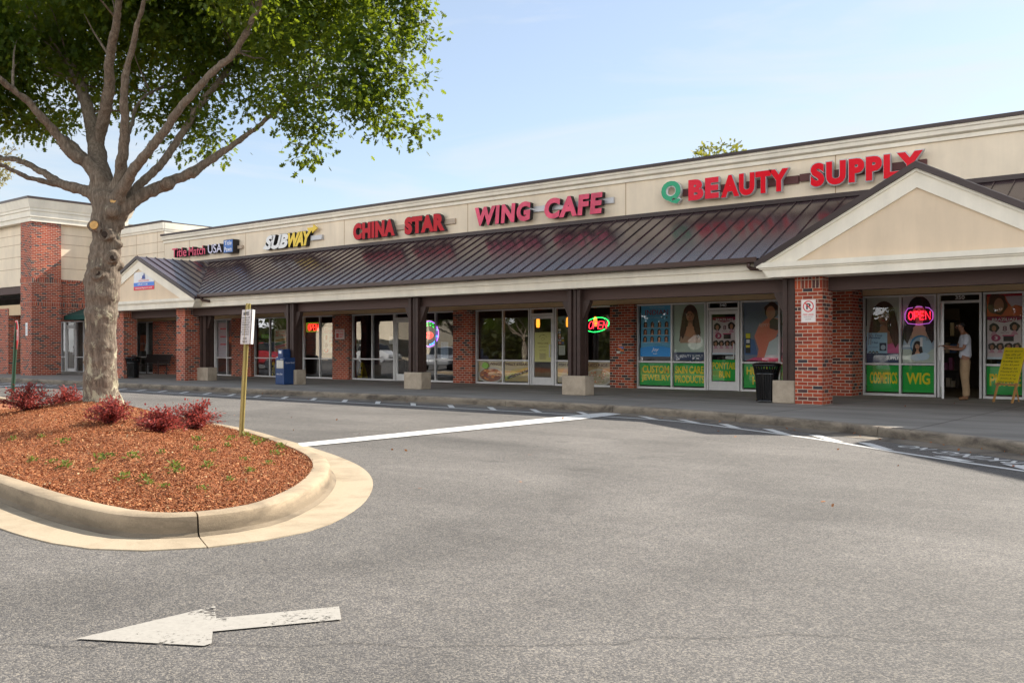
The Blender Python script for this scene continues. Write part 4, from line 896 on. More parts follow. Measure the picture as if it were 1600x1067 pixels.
eight(-12.05, -11.35, 0.98, 2.0, 'poster of curly hair styles on the closed door above the ponytail banner')
eight(-5.17, -4.47, 0.90, 1.86, 'poster of curly hair styles in the window behind the yellow easel board')
f = Flat(-5.18, -4.45, 1.87, 2.37, YP + 0.008, (0.50, 0.10, 0.03), 0.0008); f.rect(0, 1, 0.9, 1, (0.38, 0.01, 0.02)); f.ell(0.3, 0.55, 0.27, 0.5, HR[2], wob=0.12); f.ell(0.34, 0.5, 0.14, 0.32, SK[0]); f.poly([(0.52, 0.9), (1, 0.9), (1, 0.42), (0.8, 0.5), (0.7, 0.42), (0.6, 0.62)], (0.46, 0.40, 0.44)); f.build('poster', 'orange and red poster of a woman at the top of the far right window', 'poster', 'beauty posters in the shop windows')
f = Flat(-7.87, -7.39, 0.84, 1.53, YP + 0.002, (0.30, 0.44, 0.56), 0.0008); f.text("It's Time", 0.10, 0.75, 0.86, 0.95, (0.02, 0.03, 0.1), 0.0, 0.2); f.text('Fantasy', 0.10, 0.70, 0.77, 0.86, (0.02, 0.03, 0.14), 0.02, 0.2); f.text('3 days', 0.22, 0.55, 0.60, 0.69, (0.02, 0.03, 0.12), 0.01); f.text('wig collection', 0.1, 0.55, 0.46, 0.50, (0.02, 0.03, 0.12)); f.rect(0.62, 0.96, 0.36, 0.64, (0.03, 0.04, 0.07)); f.ell(0.8, 0.48, 0.12, 0.09, (0.35, 0.40, 0.45))
for u, v in ((0.15, 0.27), (0.32, 0.27), (0.49, 0.27), (0.52, 0.10), (0.70, 0.10), (0.88, 0.10)): f.ell(u, v + 0.02, 0.075, 0.06, HR[0], 12); f.ell(u, v, 0.045, 0.045, (0.4, 0.42, 0.45), 10)
f.poly([(0, 0), (0.3, 0), (0.15, 0.06), (0, 0.1)], (0.02, 0.03, 0.06)); f.build('poster', 'small light blue poster taped low over the pink woman poster', 'poster', 'beauty posters in the shop windows')
f = Flat(-6.86, -6.38, 0.86, 1.46, YP + 0.001, None, 0.0008); f.ell(0.5, 0.6, 0.5, 0.4, (0.05, 0.20, 0.36)); f.ell(0.56, 0.58, 0.48, 0.36, (0.30, 0.40, 0.46)); f.woman(0.36, 0.45, 0.26, 1.2, HR[0], SK[2], (0.3, 0.2, 0.35), 0.0); f.ell(0.35, 0.12, 0.3, 0.14, (0.34, 0.40, 0.44), wob=0.1); f.ell(0.65, 0.16, 0.3, 0.15, (0.30, 0.38, 0.44), wob=0.1); f.rect(0.5, 0.62, 0.55, 0.9, (0.5, 0.5, 0.5))
f.build('window_display', 'round blue cut-out display with a small portrait under the neon open sign', 'display')
f = Flat(-11.08, -10.94, 1.02, 1.56, YP, (0.03, 0.03, 0.03)); f.rect(0.05, 0.95, 0.74, 0.98, (0.6, 0.48, 0.02)); f.rect(0.1, 0.9, 0.28, 0.40, (0.55, 0.45, 0.04)); f.rect(0.15, 0.85, 0.5, 0.68, (0.5, 0.5, 0.5)); f.build('window_sticker', 'narrow yellow and black strip sticker at the left of the coral poster window', 'sticker')
f = Flat(-11.66, -11.40, 0.86, 0.94, YP - 0.01, (0.5, 0.5, 0.5)); f.text('OPEN', 0.1, 0.9, 0.5, 0.85, (0.1, 0.1, 0.1)); f.rect(0.1, 0.9, 0.2, 0.32, (0.2, 0.2, 0.2)); f.build('window_sticker', 'small white hours sticker beside the handle of the ponytail banner door', 'sticker')
for s_, x, z in (('340', -11.72, 2.28), ('350', -5.74, 2.28)):
    f = Flat(x - 0.10, x + 0.10, z, z + 0.085, YW + 0.006); f.text(s_, 0, 1, 0, 1, (0.6, 0.6, 0.6), 0.01); f.build('door_number', 'white number %s on the transom %s' % (s_, 'over the closed ponytail banner door' if s_ == '340' else 'over the open doorway'), 'number')

# wing restaurant windows
def food(x0, x1, word, kind, label, bgc):
    f = Flat(x0, x1, 0.09, 0.735, YP, bgc); f.rect(0, 1, 0.0, 0.05, tuple(x * 0.7 for x in bgc)); asp = (0.645) / (x1 - x0); r = random.Random(len(word))
    if kind == 'steak':
        for j in range(5): f.poly([(0.0, 0.05 + 0.05*j), (0.12, 0.08), (1.0, 0.45 + 0.05*j), (1.0, 0.75 - 0.05*j), (0.3, 0.6 - 0.06*j)], (0.42 - 0.03*j, 0.32 + 0.02*j, 0.03))
        f.poly([(0.1, 0.10), (0.95, 0.48), (0.98, 0.60), (0.2, 0.30)], (0.05, 0.04, 0.02))
        for _ in range(70): u = r.uniform(0.12, 0.95); v = 0.13 + 0.43 * (u - 0.1) + r.uniform(0, 0.12); f.ell(u, v, 0.022, 0.022, r.choice([(0.02, 0.015, 0.01), (0.08, 0.14, 0.03), (0.35, 0.33, 0.25), (0.15, 0.08, 0.04)]), 6)
    elif kind == 'fish':
        f.poly([(0, 0.1), (0.3, 0), (0.9, 0.3), (0.8, 0.7), (0.3, 0.75)], (0.45, 0.40, 0.32))
        for _ in range(16): u = r.uniform(0.2, 0.8); v = r.uniform(0.1, 0.6); f.poly([(u, v), (u + 0.2, v + 0.05), (u + 0.26, v + 0.2), (u + 0.06, v + 0.16)], r.choice([(0.50, 0.26, 0.03), (0.42, 0.18, 0.02), (0.58, 0.36, 0.07)]))
    else:
        f.ell(0.5, 0.30, 0.52, 0.40, (0.46, 0.44, 0.40)); f.ell(0.5, 0.31, 0.46, 0.34, (0.30, 0.12, 0.06) if kind == 'wings' else (0.40, 0.34, 0.24))
        cols = [(0.36, 0.10, 0.03), (0.26, 0.06, 0.03), (0.48, 0.22, 0.07), (0.18, 0.05, 0.02)] if kind == 'wings' else [(0.45, 0.40, 0.3), (0.5, 0.1, 0.04), (0.1, 0.18, 0.04), (0.5, 0.46, 0.4), (0.3, 0.18, 0.1)]
        for _ in range(44 if kind == 'wings' else 90): a = r.uniform(0, 6.28); q = r.random()**0.5; s = 0.07 if kind == 'wings' else 0.03; f.ell(0.5 + 0.42*q*math.cos(a), 0.32 + 0.30*q*math.sin(a), s*r.uniform(0.5, 1.1), s*asp*r.uniform(0.5, 1.0), r.choice(cols), 8)
        if kind == 'wings': f.ell(0.32, 0.78, 0.14, 0.16, (0.16, 0.30, 0.05), wob=0.08)
    f.text(word, 0.5 if word == 'WINGS' else 0.06, 0.98 if word != 'FRIED RICE' else 0.92, 0.80, 0.94, (0.07, 0.03, 0.02), 0.012)
    return f.build('window_banner', label, 'window banner', 'food pictures under the restaurant windows')
food(-20.57, -19.52, 'WINGS', 'wings', 'window print of a plate of chicken wings', (0.50, 0.42, 0.26)); food(-19.44, -18.43, 'PHILLY STEAK', 'steak', 'window print of a steak sandwich on yellow', (0.42, 0.32, 0.12))
food(-17.32, -16.34, 'FISH & SHRIMP', 'fish', 'window print of golden fried fish left of the timber post', (0.48, 0.40, 0.22)); food(-16.26, -15.33, 'FRIED RICE', 'rice', 'window print of a bowl of fried rice', (0.38, 0.28, 0.14))
f = Flat(-18.23, -17.52, 0.735, 1.66, YP - 0.02, (0.48, 0.46, 0.20)); 
vs_, fs_ = None, None
for i, ch in enumerate('WELCOME TO'): 
    if ch != ' ': a = math.pi * (0.86 - i * 0.08); f.text(ch, 0.5 + 0.22*math.cos(a) - 0.02, 0.5 + 0.22*math.cos(a) + 0.02, 0.78 + 0.12*math.sin(a), 0.81 + 0.12*math.sin(a), (0.10, 0.09, 0.03))
f.ell(0.5, 0.775, 0.10, 0.035, (0.25, 0.24, 0.09)); f.ell(0.5, 0.775, 0.08, 0.022, (0.48, 0.46, 0.20)); f.text('WING CAFE', 0.2, 0.8, 0.60, 0.65, (0.10, 0.05, 0.02), 0.01); f.text('restaurant', 0.28, 0.72, 0.50, 0.53, (0.12, 0.08, 0.04)); f.text('TAKE OUT', 0.3, 0.7, 0.37, 0.40, (0.12, 0.08, 0.04)); f.rect(0.3, 0.7, 0.08, 0.30, (0.36, 0.34, 0.14)); 
for i in range(6): f.rect(0.34, 0.66 - 0.03*(i % 2), 0.10 + i*0.032, 0.112 + i*0.032, (0.14, 0.12, 0.06))
f.build('door_poster', 'cream lettered poster filling the upper half of the restaurant door', 'poster')
f = Flat(-17.30, -17.05, 1.28, 1.78, YP, None)
for i, c in enumerate([(0.5, 0.08, 0.05), (0.5, 0.5, 0.5), (0.45, 0.05, 0.06), (0.5, 0.2, 0.05), (0.1, 0.15, 0.4), (0.45, 0.45, 0.48)]): f.rect(0.05, 0.45, 0.02 + i*0.16, 0.15 + i*0.16, c); f.ell(0.25, 0.085 + i*0.16, 0.12, 0.04, (0.6, 0.6, 0.6) if i != 1 else (0.1, 0.1, 0.3), 8)
for i, c in enumerate([(0.08, 0.12, 0.3), (0.5, 0.3, 0.05), (0.4, 0.4, 0.45)]): f.rect(0.55, 0.92, 0.02 + i*0.15, 0.14 + i*0.15, c)
f.build('window_sticker', 'column of small card stickers right of the restaurant door', 'sticker')
f = Flat(-17.28, -17.04, 0.95, 1.25, YP, (0.5, 0.5, 0.47)); [f.rect(0.12, 0.85, 0.15 + i*0.13, 0.19 + i*0.13, (0.25, 0.25, 0.26)) for i in range(6)]; f.build('paper_notice', 'white paper notice below the card stickers by the restaurant door', 'notice')
f = Flat(-22.30, -21.95, 0.82, 1.38, YP, (0.36, 0.42, 0.48)); [f.rect(0.1, 0.45, 0.08 + i*0.075, 0.11 + i*0.075, (0.18, 0.24, 0.34)) for i in range(12)]; [f.rect(0.55, 0.9, 0.08 + i*0.075, 0.11 + i*0.075, (0.2, 0.25, 0.35)) for i in range(12)]; f.build('paper_notice', 'large bluish menu sheet in the window right of the neon circle', 'notice')
f = Flat(-24.86, -24.58, 1.32, 1.60, YP, (0.55, 0.57, 0.6)); [f.rect(0.15, 0.85, 0.2 + i*0.18, 0.26 + i*0.18, (0.15, 0.16, 0.2)) for i in range(4)]; f.build('paper_notice', 'small white notice left of the dark glass door', 'notice')
# sandwich shop posters
f = Flat(-31.60, -30.78, 1.02, 1.92, YP, (0.50, 0.45, 0.38)); f.rect(0, 1, 0.62, 1.0, (0.50, 0.47, 0.42)); f.text('BUY ONE', 0.15, 0.85, 0.84, 0.94, (0.5, 0.05, 0.04), 0.02); f.text('GET FREE', 0.12, 0.9, 0.70, 0.80, (0.5, 0.05, 0.04), 0.02)
for i in range(4): f.poly([(0.02, 0.08 + i*0.13), (0.2, 0.02 + i*0.13), (0.95, 0.14 + i*0.13), (0.98, 0.24 + i*0.13), (0.2, 0.16 + i*0.13)], [(0.38, 0.20, 0.07), (0.40, 0.10, 0.05), (0.12, 0.2, 0.04), (0.48, 0.28, 0.10)][i])
f.build('poster', 'sandwich poster with red lettering behind the blue newspaper box', 'poster')
f = Flat(-32.45, -31.90, 1.58, 1.74, YP, (0.16, 0.40, 0.04)); f.text('EAT FRESH', 0.1, 0.9, 0.2, 0.8, (0.5, 0.55, 0.4), 0.01); f.build('window_sticker', 'small bright green strip sign in the leftmost sandwich shop window', 'sign')
f = Flat(-28.50, -27.83, 0.98, 1.98, YP, (0.50, 0.48, 0.45)); f.text('ANY', 0.1, 0.4, 0.90, 0.96, (0.5, 0.04, 0.03), 0.01); f.text('FOOTLONG', 0.08, 0.95, 0.76, 0.88, (0.5, 0.03, 0.03), 0.02, 0.15); f.ell(0.25, 0.60, 0.11, 0.09, (0.35, 0.12, 0.06)); f.text('2 FOR', 0.5, 0.8, 0.56, 0.62, (0.5, 0.05, 0.04)); f.ell(0.24, 0.30, 0.15, 0.09, (0.08, 0.06, 0.06)); f.ell(0.78, 0.30, 0.17, 0.09, (0.48, 0.32, 0.12)); f.ell(0.24, 0.10, 0.2, 0.08, (0.45, 0.06, 0.05)); f.ell(0.24, 0.12, 0.10, 0.05, (0.5, 0.45, 0.4)); f.text('$6', 0.5, 0.75, 0.42, 0.5, (0.5, 0.05, 0.04), 0.02)
f.build('poster', 'white poster with red script beside the red led open sign', 'poster')
f = Flat(-27.55, -27.02, 1.50, 1.88, YW - 0.19, (0.50, 0.40, 0.37)); f.text('SPECIAL', 0.1, 0.9, 0.72, 0.9, (0.5, 0.04, 0.04), 0.02); f.rect(0.12, 0.4, 0.15, 0.6, (0.45, 0.06, 0.05)); f.rect(0.48, 0.9, 0.5, 0.58, (0.5, 0.1, 0.1)); f.rect(0.48, 0.9, 0.34, 0.42, (0.5, 0.1, 0.1)); f.rect(0.48, 0.8, 0.18, 0.26, (0.5, 0.1, 0.1))
f.build('small_sign', 'small red and white sign screwed to the brick pier between the two left shops', 'sign')
f = Flat(-35.52, -34.85, 0.80, 2.35, YP, (0.40, 0.38, 0.42)); [f.rect(0.22, 0.86, v, v + 0.035, (0.5, 0.05, 0.06)) or f.text(t_, 0.24, 0.84, v - 0.035, v + 0.045, (0.5, 0.05, 0.05), 0.02) for t_, v in (('TITLE', 0.76), ('PAWN', 0.54), ('LOANS', 0.33))]; f.build('window_panel', 'grey white window panel with three lines of red lettering', 'window panel')
f = Flat(-41.95, -41.35, 1.05, 1.80, YP, (0.50, 0.13, 0.03)); f.poly([(0.62, 0), (1, 0), (1, 0.75)], (0.55, 0.5, 0.45)); f.poly([(0.3, 0.95), (0.75, 0.35), (0.5, 0.1)], (0.28, 0.05, 0.02)); f.text('SALE', 0.1, 0.7, 0.40, 0.52, (0.55, 0.45, 0.38), 0.01); f.build('poster', 'orange and white angular poster in the window behind the bench', 'poster')
LEAFO = (0.55, 0.12, 0.02)
for x, z, s_, lb in ((-34.60, 1.55, 0.22, 'orange paper leaf cut-out in the window right of the red lettered panel'), (-36.15, 0.62, 0.26, 'orange paper leaf cut-out low on the left title shop door')):
    f = Flat(x - s_, x + s_, z - s_, z + s_, YP - 0.012, None); f.poly([(0.5 + 0.5*(1 if k % 2 else 0.5)*math.cos(2*math.pi*k/14 + 0.3), 0.5 + 0.5*(1 if k % 2 else 0.5)*math.sin(2*math.pi*k/14 + 0.3)) for k in range(14)], LEAFO); f.rect(0.48, 0.52, 0.0, 0.4, (0.3, 0.1, 0.02)); f.build('paper_leaf', lb, 'decoration')
# cards stuck on the brick pier
f = Flat(-15.02, -14.72, 0.98, 1.28, YW - 0.19, None)
for u, v, c in ((0.4, 0.78, (0.5, 0.25, 0.2)), (0.55, 0.55, (0.10, 0.2, 0.5)), (0.35, 0.45, (0.62, 0.13, 0.02)), (0.62, 0.30, (0.62, 0.13, 0.02)), (0.25, 0.12, (0.5, 0.5, 0.48)), (0.6, 0.05, (0.1, 0.12, 0.1))): f.rect(u - 0.2, u + 0.25, v, v + 0.17, c)
f.build('taped_cards', 'orange and white cards taped to the brick pier right of the fried rice window', 'cards')

# ------------------------------------------------------------------ lit signs
def neon(name, label, loc, tubes, cat='neon sign', back=None):
    t = thing(name, label, cat, loc)
    for nm, pts, r, c, e in tubes:
        b = MB()
        for pl_ in pts: b.tube([(x, loc[1], z) for x, z in pl_], r, n=6)
        b.build(nm, mat('%s tube %.2f' % (name, c[0] + 3*c[1] + 7*c[2]) , c, emit=e), t)
    return t
def ellp(cx, cz, rx, rz, a0, a1, n=26, rot=0.0):
    return [(cx + rx*math.cos(a)*math.cos(rot) - rz*math.sin(a)*math.sin(rot), cz + rx*math.cos(a)*math.sin(rot) + rz*math.sin(a)*math.cos(rot)) for a in [a0 + (a1 - a0)*k/n for k in range(n + 1)]]
def open_strokes(x0, x1, z0, z1, sh=0.0, gap=0.05):
    w = (x1 - x0 - 3*gap) / 4; h = z1 - z0; out = []
    def T(i, u, v): return (x0 + i*(w + gap) + u*w + sh*v*h, z0 + v*h)
    out.append([T(0, 0.5 + 0.5*math.cos(a), 0.5 + 0.5*math.sin(a)) for a in [2*math.pi*k/18 for k in range(19)]])
    out.append([T(1, 0, 0), T(1, 0, 1), T(1, 0.6, 1), T(1, 0.95, 0.9), T(1, 1, 0.72), T(1, 0.9, 0.52), T(1, 0.6, 0.45), T(1, 0, 0.45)])
    out.append([T(2, 0.95, 0), T(2, 0, 0), T(2, 0, 1), T(2, 0.95, 1)]); out.append([T(2, 0, 0.5), T(2, 0.8, 0.5)])
    out.append([T(3, 0, 0), T(3, 0, 1), T(3, 1, 0), T(3, 1, 1)])
    return out
YN = YW + 0.035
neon('neon_sign', 'neon open sign with a tilted green oval, in the fried rice window', (-15.85, YN, 1.75), [
    ('letters', open_strokes(-16.16, -15.52, 1.74, 1.96, 0.2, 0.035), 0.013, (1.0, 0.03, 0.06), 1.6),
    ('border', [ellp(-15.86, 1.86, 0.44, 0.21, 3.6, 5.4, rot=0.12), ellp(-15.86, 1.86, 0.44, 0.21, -0.5, 2.3, rot=0.12), ellp(-15.86, 1.86, 0.44, 0.21, 2.95, 3.6, 8, 0.12)], 0.013, (0.02, 0.9, 0.14), 1.8)])
bd = [(-6.90, 1.74), (-6.97, 1.84), (-6.97, 2.0), (-6.90, 2.10), (-6.65, 2.14), (-6.42, 2.10), (-6.34, 2.0), (-6.34, 1.84), (-6.42, 1.74), (-6.65, 1.71), (-6.90, 1.74)]
neon('neon_sign', 'boxed neon open sign with a pink and violet border, left of the open doorway', (-6.65, YN, 1.75), [
    ('letters', open_strokes(-6.89, -6.40, 1.83, 2.02, 0, 0.03), 0.009, (1.0, 0.02, 0.05), 1.5), ('border', [bd], 0.007, (0.50, 0.14, 0.70), 0.5)])
neon('led_sign', 'red letter led open sign high in the sandwich shop window', (-29.15, YN, 1.8), [
    ('letters', open_strokes(-29.42, -28.82, 1.86, 2.10, 0, 0.04), 0.013, (0.95, 0.04, 0.02), 1.8), ('border', [[(-29.5, 1.82), (-28.74, 1.82), (-28.74, 2.15), (-29.5, 2.15), (-29.5, 1.82)]], 0.006, (0.4, 0.6, 0.03), 0.8)], 'led sign')
sx, sz, sr = -22.84, 1.66, 0.44
neon('neon_sign', 'round violet neon sign partly hidden behind a timber post', (sx, YN, 1.2), [
    ('ring', [ellp(sx, sz, sr, sr, 0, 6.283, 36)], 0.014, (0.45, 0.14, 0.9), 1.4), ('green_letters', [ellp(sx, sz + 0.02, 0.38, 0.36, 0.25 + k*0.38, 0.45 + k*0.38, 3) for k in range(7)] + [ellp(sx, sz + 0.02, 0.30, 0.28, 0.3 + k*0.5, 0.5 + k*0.5, 3) for k in range(5)], 0.018, (0.03, 0.8, 0.10), 1.0),
    ('red_center', [ellp(sx, sz - 0.05, 0.17, 0.10, 0, 6.28), ellp(sx, sz - 0.05, 0.08, 0.05, 0, 6.28)], 0.022, (1.0, 0.03, 0.03), 1.6), ('blue_letters', [ellp(sx, sz, 0.38, 0.38, -1.5 + k*0.3, -1.35 + k*0.3, 3) for k in range(5)], 0.03, (0.05, 0.25, 0.9), 1.8)])
for x, lb in ((-18.75, 'small amber pendant lamp left of the restaurant door'), (-17.55, 'small amber pendant lamp seen over the restaurant door poster'), (-16.50, 'small amber pendant lamp right of the restaurant door, left of the post')):
    t = thing('pendant_lamp', lb, 'lamp', (x, 24.3, 2.0), 'amber pendant lamps in the restaurant window'); b = MB(); b.lathe([(0.03, 0.30), (0.055, 0.26), (0.065, 0.1), (0.05, 0.0), (0.0, -0.01)], (x, 24.3, 1.84), 14); b.build('lamp_shade', mat('amber lamp glass', (1.0, 0.33, 0.03), emit=1.0), t)
    b = MB(); b.tube([(x, 24.3, 2.1), (x, 24.3, 2.8)], 0.006, n=5); b.build('cord', BLACK, t)
for x in (-5.9, -5.45): 
    o = MB().box(x - 0.08, x + 0.08, 25.8, 26.1, 2.74, 2.79).build('ceiling_light', mat('ceiling lamp', (1.0, 0.75, 0.35), emit=3)); tag(o, 'warm ceiling light inside the open doorway, %s of the pair' % ('left' if x < -5.6 else 'right'), 'light', 'ceiling lights inside the beauty shop')

# stock inside the shops, dim behind the glass
def shelf(x0, x1, y, label, seed, n=40):
    r = random.Random(seed); t = thing('shelf', label, 'shelf', ((x0+x1)/2, y, 0)); b = MB()
    for z in (0.1, 0.55, 1.0, 1.45, 1.9): b.box(x0, x1, y, y + 0.35, z, z + 0.03)
    b.box(x0, x1, y + 0.35, y + 0.37, 0.1, 2.2); b.build('rack', mat('dark shelf', (0.06, 0.05, 0.045), 0.7), t)
    b = MB(); cols = [(0.28, 0.04, 0.03), (0.4, 0.36, 0.3), (0.05, 0.10, 0.25), (0.3, 0.2, 0.03), (0.03, 0.02, 0.02), (0.25, 0.08, 0.2), (0.02, 0.015, 0.012)]
    for z in (0.13, 0.58, 1.03, 1.48):
        x = x0 + 0.03
        while x < x1 - 0.12:
            w_ = r.uniform(0.05, 0.14); b.box(x, x + w_, y + 0.04, y + 0.22, z, z + r.uniform(0.16, 0.36), pal(r.choice(cols))); x += w_ + r.uniform(0.005, 0.05)
    b.build('stock', None, t)
shelf(-9.4, -6.6, 26.5, 'stocked shelf inside the beauty shop, left of the open doorway', 1); shelf(-6.2, -4.0, 28.5, 'stocked shelf deep inside, straight behind the open doorway', 2); shelf(-14.2, -10.0, 26.0, 'stocked shelf behind the custom jewelry and skin care windows', 3)
# mannequin heads with wigs, top of the shelf seen through the door
for i, x in enumerate(np.arange(-6.1, -4.1, 0.34)):
    b = MB(); b.lathe([(0.05, 0.0), (0.05, 0.08), (0.09, 0.14), (0.085, 0.26), (0.0, 0.33)], (x, 28.6, 1.93), 12, mat('wig stand', (0.3, 0.18, 0.12), 0.6)); b.lathe([(0.10, 0.02), (0.14, 0.12), (0.13, 0.28), (0.07, 0.36), (0.0, 0.37)], (x, 28.62, 1.93), 12, mat('wig hair', (0.03, 0.015, 0.012), 0.5)); tag(b.build('wig_head', smooth=True), 'dark wig on a display head on the top shelf inside the open doorway', 'wig', 'wigs on the top shelf')
def table(x, y, label):
    t = thing('dining_table', label, 'table', (x, y, 0)); MB().box(x - 0.35, x + 0.35, y - 0.35, y + 0.35, 0.72, 0.75).build('table_top', mat('dark wood table', (0.06, 0.03, 0.02), 0.4), t); MB().box(x - 0.04, x + 0.04, y - 0.04, y + 0.04, 0.03, 0.72).box(x - 0.25, x + 0.25, y - 0.25, y + 0.25, 0.0, 0.03).build('leg', BLACK, t)
table(-22.2, 24.5, 'dark square table behind the menu sheet window'); table(-25.2, 24.6, 'dark square table behind the small white notice'); table(-28.4, 24.6, 'dark square table inside the sandwich shop')
def wetsign(x, y, label):
    t = thing('wet_floor_sign', label, 'wet floor sign', (x, y, 0), 'yellow wet floor signs'); M = mat('yellow plastic', (0.62, 0.46, 0.02), 0.5)
    for sg, nm in ((-1, 'front_panel'), (1, 'back_panel')):
        b = MB(); b.add([(x-0.15, y+sg*0.16, 0), (x+0.15, y+sg*0.16, 0), (x+0.08, y+sg*0.02, 0.62), (x-0.08, y+sg*0.02, 0.62), (x-0.15, y+sg*0.145, 0), (x+0.15, y+sg*0.145, 0), (x+0.08, y+sg*0.005, 0.62), (x-0.08, y+sg*0.005, 0.62)], [(0,1,2,3), (7,6,5,4), (0,4,5,1), (1,5,6,2), (2,6,7,3), (3,7,4,0)], M); b.build(nm, None, t)
    b = MB(); 
    for z0, z1, w_ in ((0.38, 0.46, 0.06), (0.26, 0.35, 0.05), (0.14, 0.22, 0.09)):
        ya = y - 0.16 + 0.14*z0/0.62 - 0.004; yb = y - 0.16 + 0.14*z1/0.62 - 0.004; b.add([(x-w_, ya, z0), (x+w_, ya, z0), (x+w_, yb, z1), (x-w_, yb, z1)], [(0,1,2,3)])
    b.build('lettering', BLACK, t); b = MB(); b.tube([(x - 0.04, y, 0.62), (x - 0.04, y, 0.68), (x + 0.04, y, 0.68), (x + 0.04, y, 0.62)], 0.012); b.build('handle', M, t)
wetsign(-26.75, 23.85, 'yellow wet floor sign inside the glass beside the red and white pier sign'); wetsign(-32.15, 23.85, 'yellow wet floor sign inside the glass just behind the newspaper box')
b = MB(); b.lathe([(0.10, 0.0), (0.13, 0.22), (0.12, 0.22), (0.0, 0.20)], (-34.45, 23.9, 0), 16, pal((0.35, 0.28, 0.2))); b.lathe([(0.0, 0.2), (0.12, 0.24), (0.13, 0.34), (0.05, 0.4), (0.0, 0.4)], (-34.45, 23.9, 0.02), 14, pal((0.6, 0.14, 0.02))); tag(b.build('flower_pot', smooth=True), 'pale pot with an orange plant low behind the title shop window', 'flower pot')

# ------------------------------------------------------------------ things on the walk
def bin_(x, y, label):
    t = thing('litter_bin', label, 'litter bin', (x, y, 0), 'black slatted litter bins'); M = mat('black coated steel', (0.004, 0.004, 0.005), 0.24, spec=0.5)
    b = MB()
    for k in range(30):
        a = 2*math.pi*k/30; c, s = math.cos(a), math.sin(a); tx, ty = -s*0.017, c*0.017
        P = []
        for r, z in ((0.215, 0.03), (0.225, 0.25), (0.25, 0.60), (0.29, 0.76)): P += [(x + c*r - tx*(1+z*0.3), y + s*r - ty*(1+z*0.3), z), (x + c*r + tx*(1+z*0.3), y + s*r + ty*(1+z*0.3), z), (x + c*(r-0.006) + tx*(1+z*0.3), y + s*(r-0.006) + ty*(1+z*0.3), z), (x + c*(r-0.006) - tx*(1+z*0.3), y + s*(r-0.006) - ty*(1+z*0.3), z)]
        b.add(P, [(4*i+j, 4*i+(j+1)%4, 4*i+4+(j+1)%4, 4*i+4+j) for i in range(3) for j in range(4)])
    b.build('slats', M, t)
    for r, z, h in ((0.225, 0.02, 0.04), (0.262, 0.60, 0.03)): b = MB(); b.lathe([(r, z), (r, z+h), (r-0.012, z+h), (r-0.012, z), (r, z)], (x, y, 0), 30); b.build('band', M, t, smooth=True)
    b = MB(); b.lathe([(0.285, 0.76), (0.305, 0.775), (0.305, 0.80), (0.28, 0.805), (0.275, 0.77), (0.285, 0.76)], (x, y, 0), 30); b.build('rim', M, t, smooth=True)
    b = MB(); b.lathe([(0.0, 0.04), (0.20, 0.04), (0.215, 0.25), (0.235, 0.62), (0.24, 0.70), (0.0, 0.70)], (x, y, 0), 24); b.build('liner', mat('black bin liner', (0.002, 0.002, 0.002), 0.6, spec=0.2), t, smooth=True)
    b = MB(); b.lathe([(0.30, 0.805), (0.27, 0.83), (0.16, 0.845), (0.15, 0.83), (0.14, 0.78)], (x, y, 0), 30); b.build('lid', M, t, smooth=True)
bin_(-8.46, 18.93, 'black slatted litter bin beside the right brick column, under the coral poster'); bin_(-34.62, 19.05, 'black slatted litter bin beside the left gable pier near the bench')
# bench
t = thing('bench', 'dark metal slatted bench against the brick wall near the left bin', 'bench', (-39.5, 22.75, 0)); M = mat('dark bench metal', (0.035, 0.026, 0.024), 0.45)
b = MB(); [b.box(-40.55, -38.45, 22.42 + i*0.085, 22.48 + i*0.085, 0.42, 0.445) for i in range(5)]; b.build('seat', M, t)
b = MB()
for i in range(24): x = -40.52 + i*0.0885; b.add([(x, 22.86, 0.50), (x+0.06, 22.86, 0.50), (x+0.06, 22.98, 0.88), (x, 22.98, 0.88), (x, 22.88, 0.50), (x+0.06, 22.88, 0.50), (x+0.06, 23.0, 0.88), (x, 23.0, 0.88)], [(0,1,2,3), (7,6,5,4), (0,4,5,1), (1,5,6,2), (2,6,7,3), (3,7,4,0)])
b.box(-40.55, -38.42, 22.97, 23.0, 0.86, 0.90); b.box(-40.55, -38.42, 22.85, 22.885, 0.48, 0.51); b.build('backrest', M, t)
for x in (-40.35, -38.65):
    b = MB(); b.tube([(x, 22.45, 0), (x, 22.45, 0.62), (x, 22.90, 0.62)], 0.022, n=6); b.tube([(x, 22.86, 0), (x, 22.86, 0.48), (x, 22.99, 0.88)], 0.022, n=6); b.box(x - 0.02, x + 0.02, 22.42, 22.88, 0.39, 0.42); b.build('leg', M, t)
# newspaper box
x0, x1, y0, y1 = -24.82, -24.38, 18.46, 18.90
t = thing('newspaper_box', 'dark blue newspaper vending box on the walk before the sandwich shop', 'newspaper box', (x0, y0, 0)); M = mat('blue enamel', (0.010, 0.045, 0.15), 0.35, var=0.15, vscale=4)
b = MB(); b.prism_x([(y0, 0.015), (y1, 0.015), (y1, 0.86), (y0 + 0.04, 0.86), (y0, 0.80)], x0, x1); b.build('body', M, t, bevel=0.012)
b = MB(); b.box(x0 + 0.0, x0 + 0.26, y0 + 0.10, y1 - 0.05, 0.86, 1.13); b.build('coin_box', M, t, bevel=0.012)
b = MB(); b.box(x0 + 0.05, x0 + 0.18, y0 + 0.094, y0 + 0.10, 0.99, 1.08); b.build('price_card', pal((0.5, 0.5, 0.52)), t)
b = MB(); b.box(x0 + 0.07, x0 + 0.42, y0 - 0.006, y0 + 0.0, 0.52, 0.78); b.build('window_frame', mat('tarnished window', (0.42, 0.38, 0.28), 0.4, var=0.3, vscale=20), t)
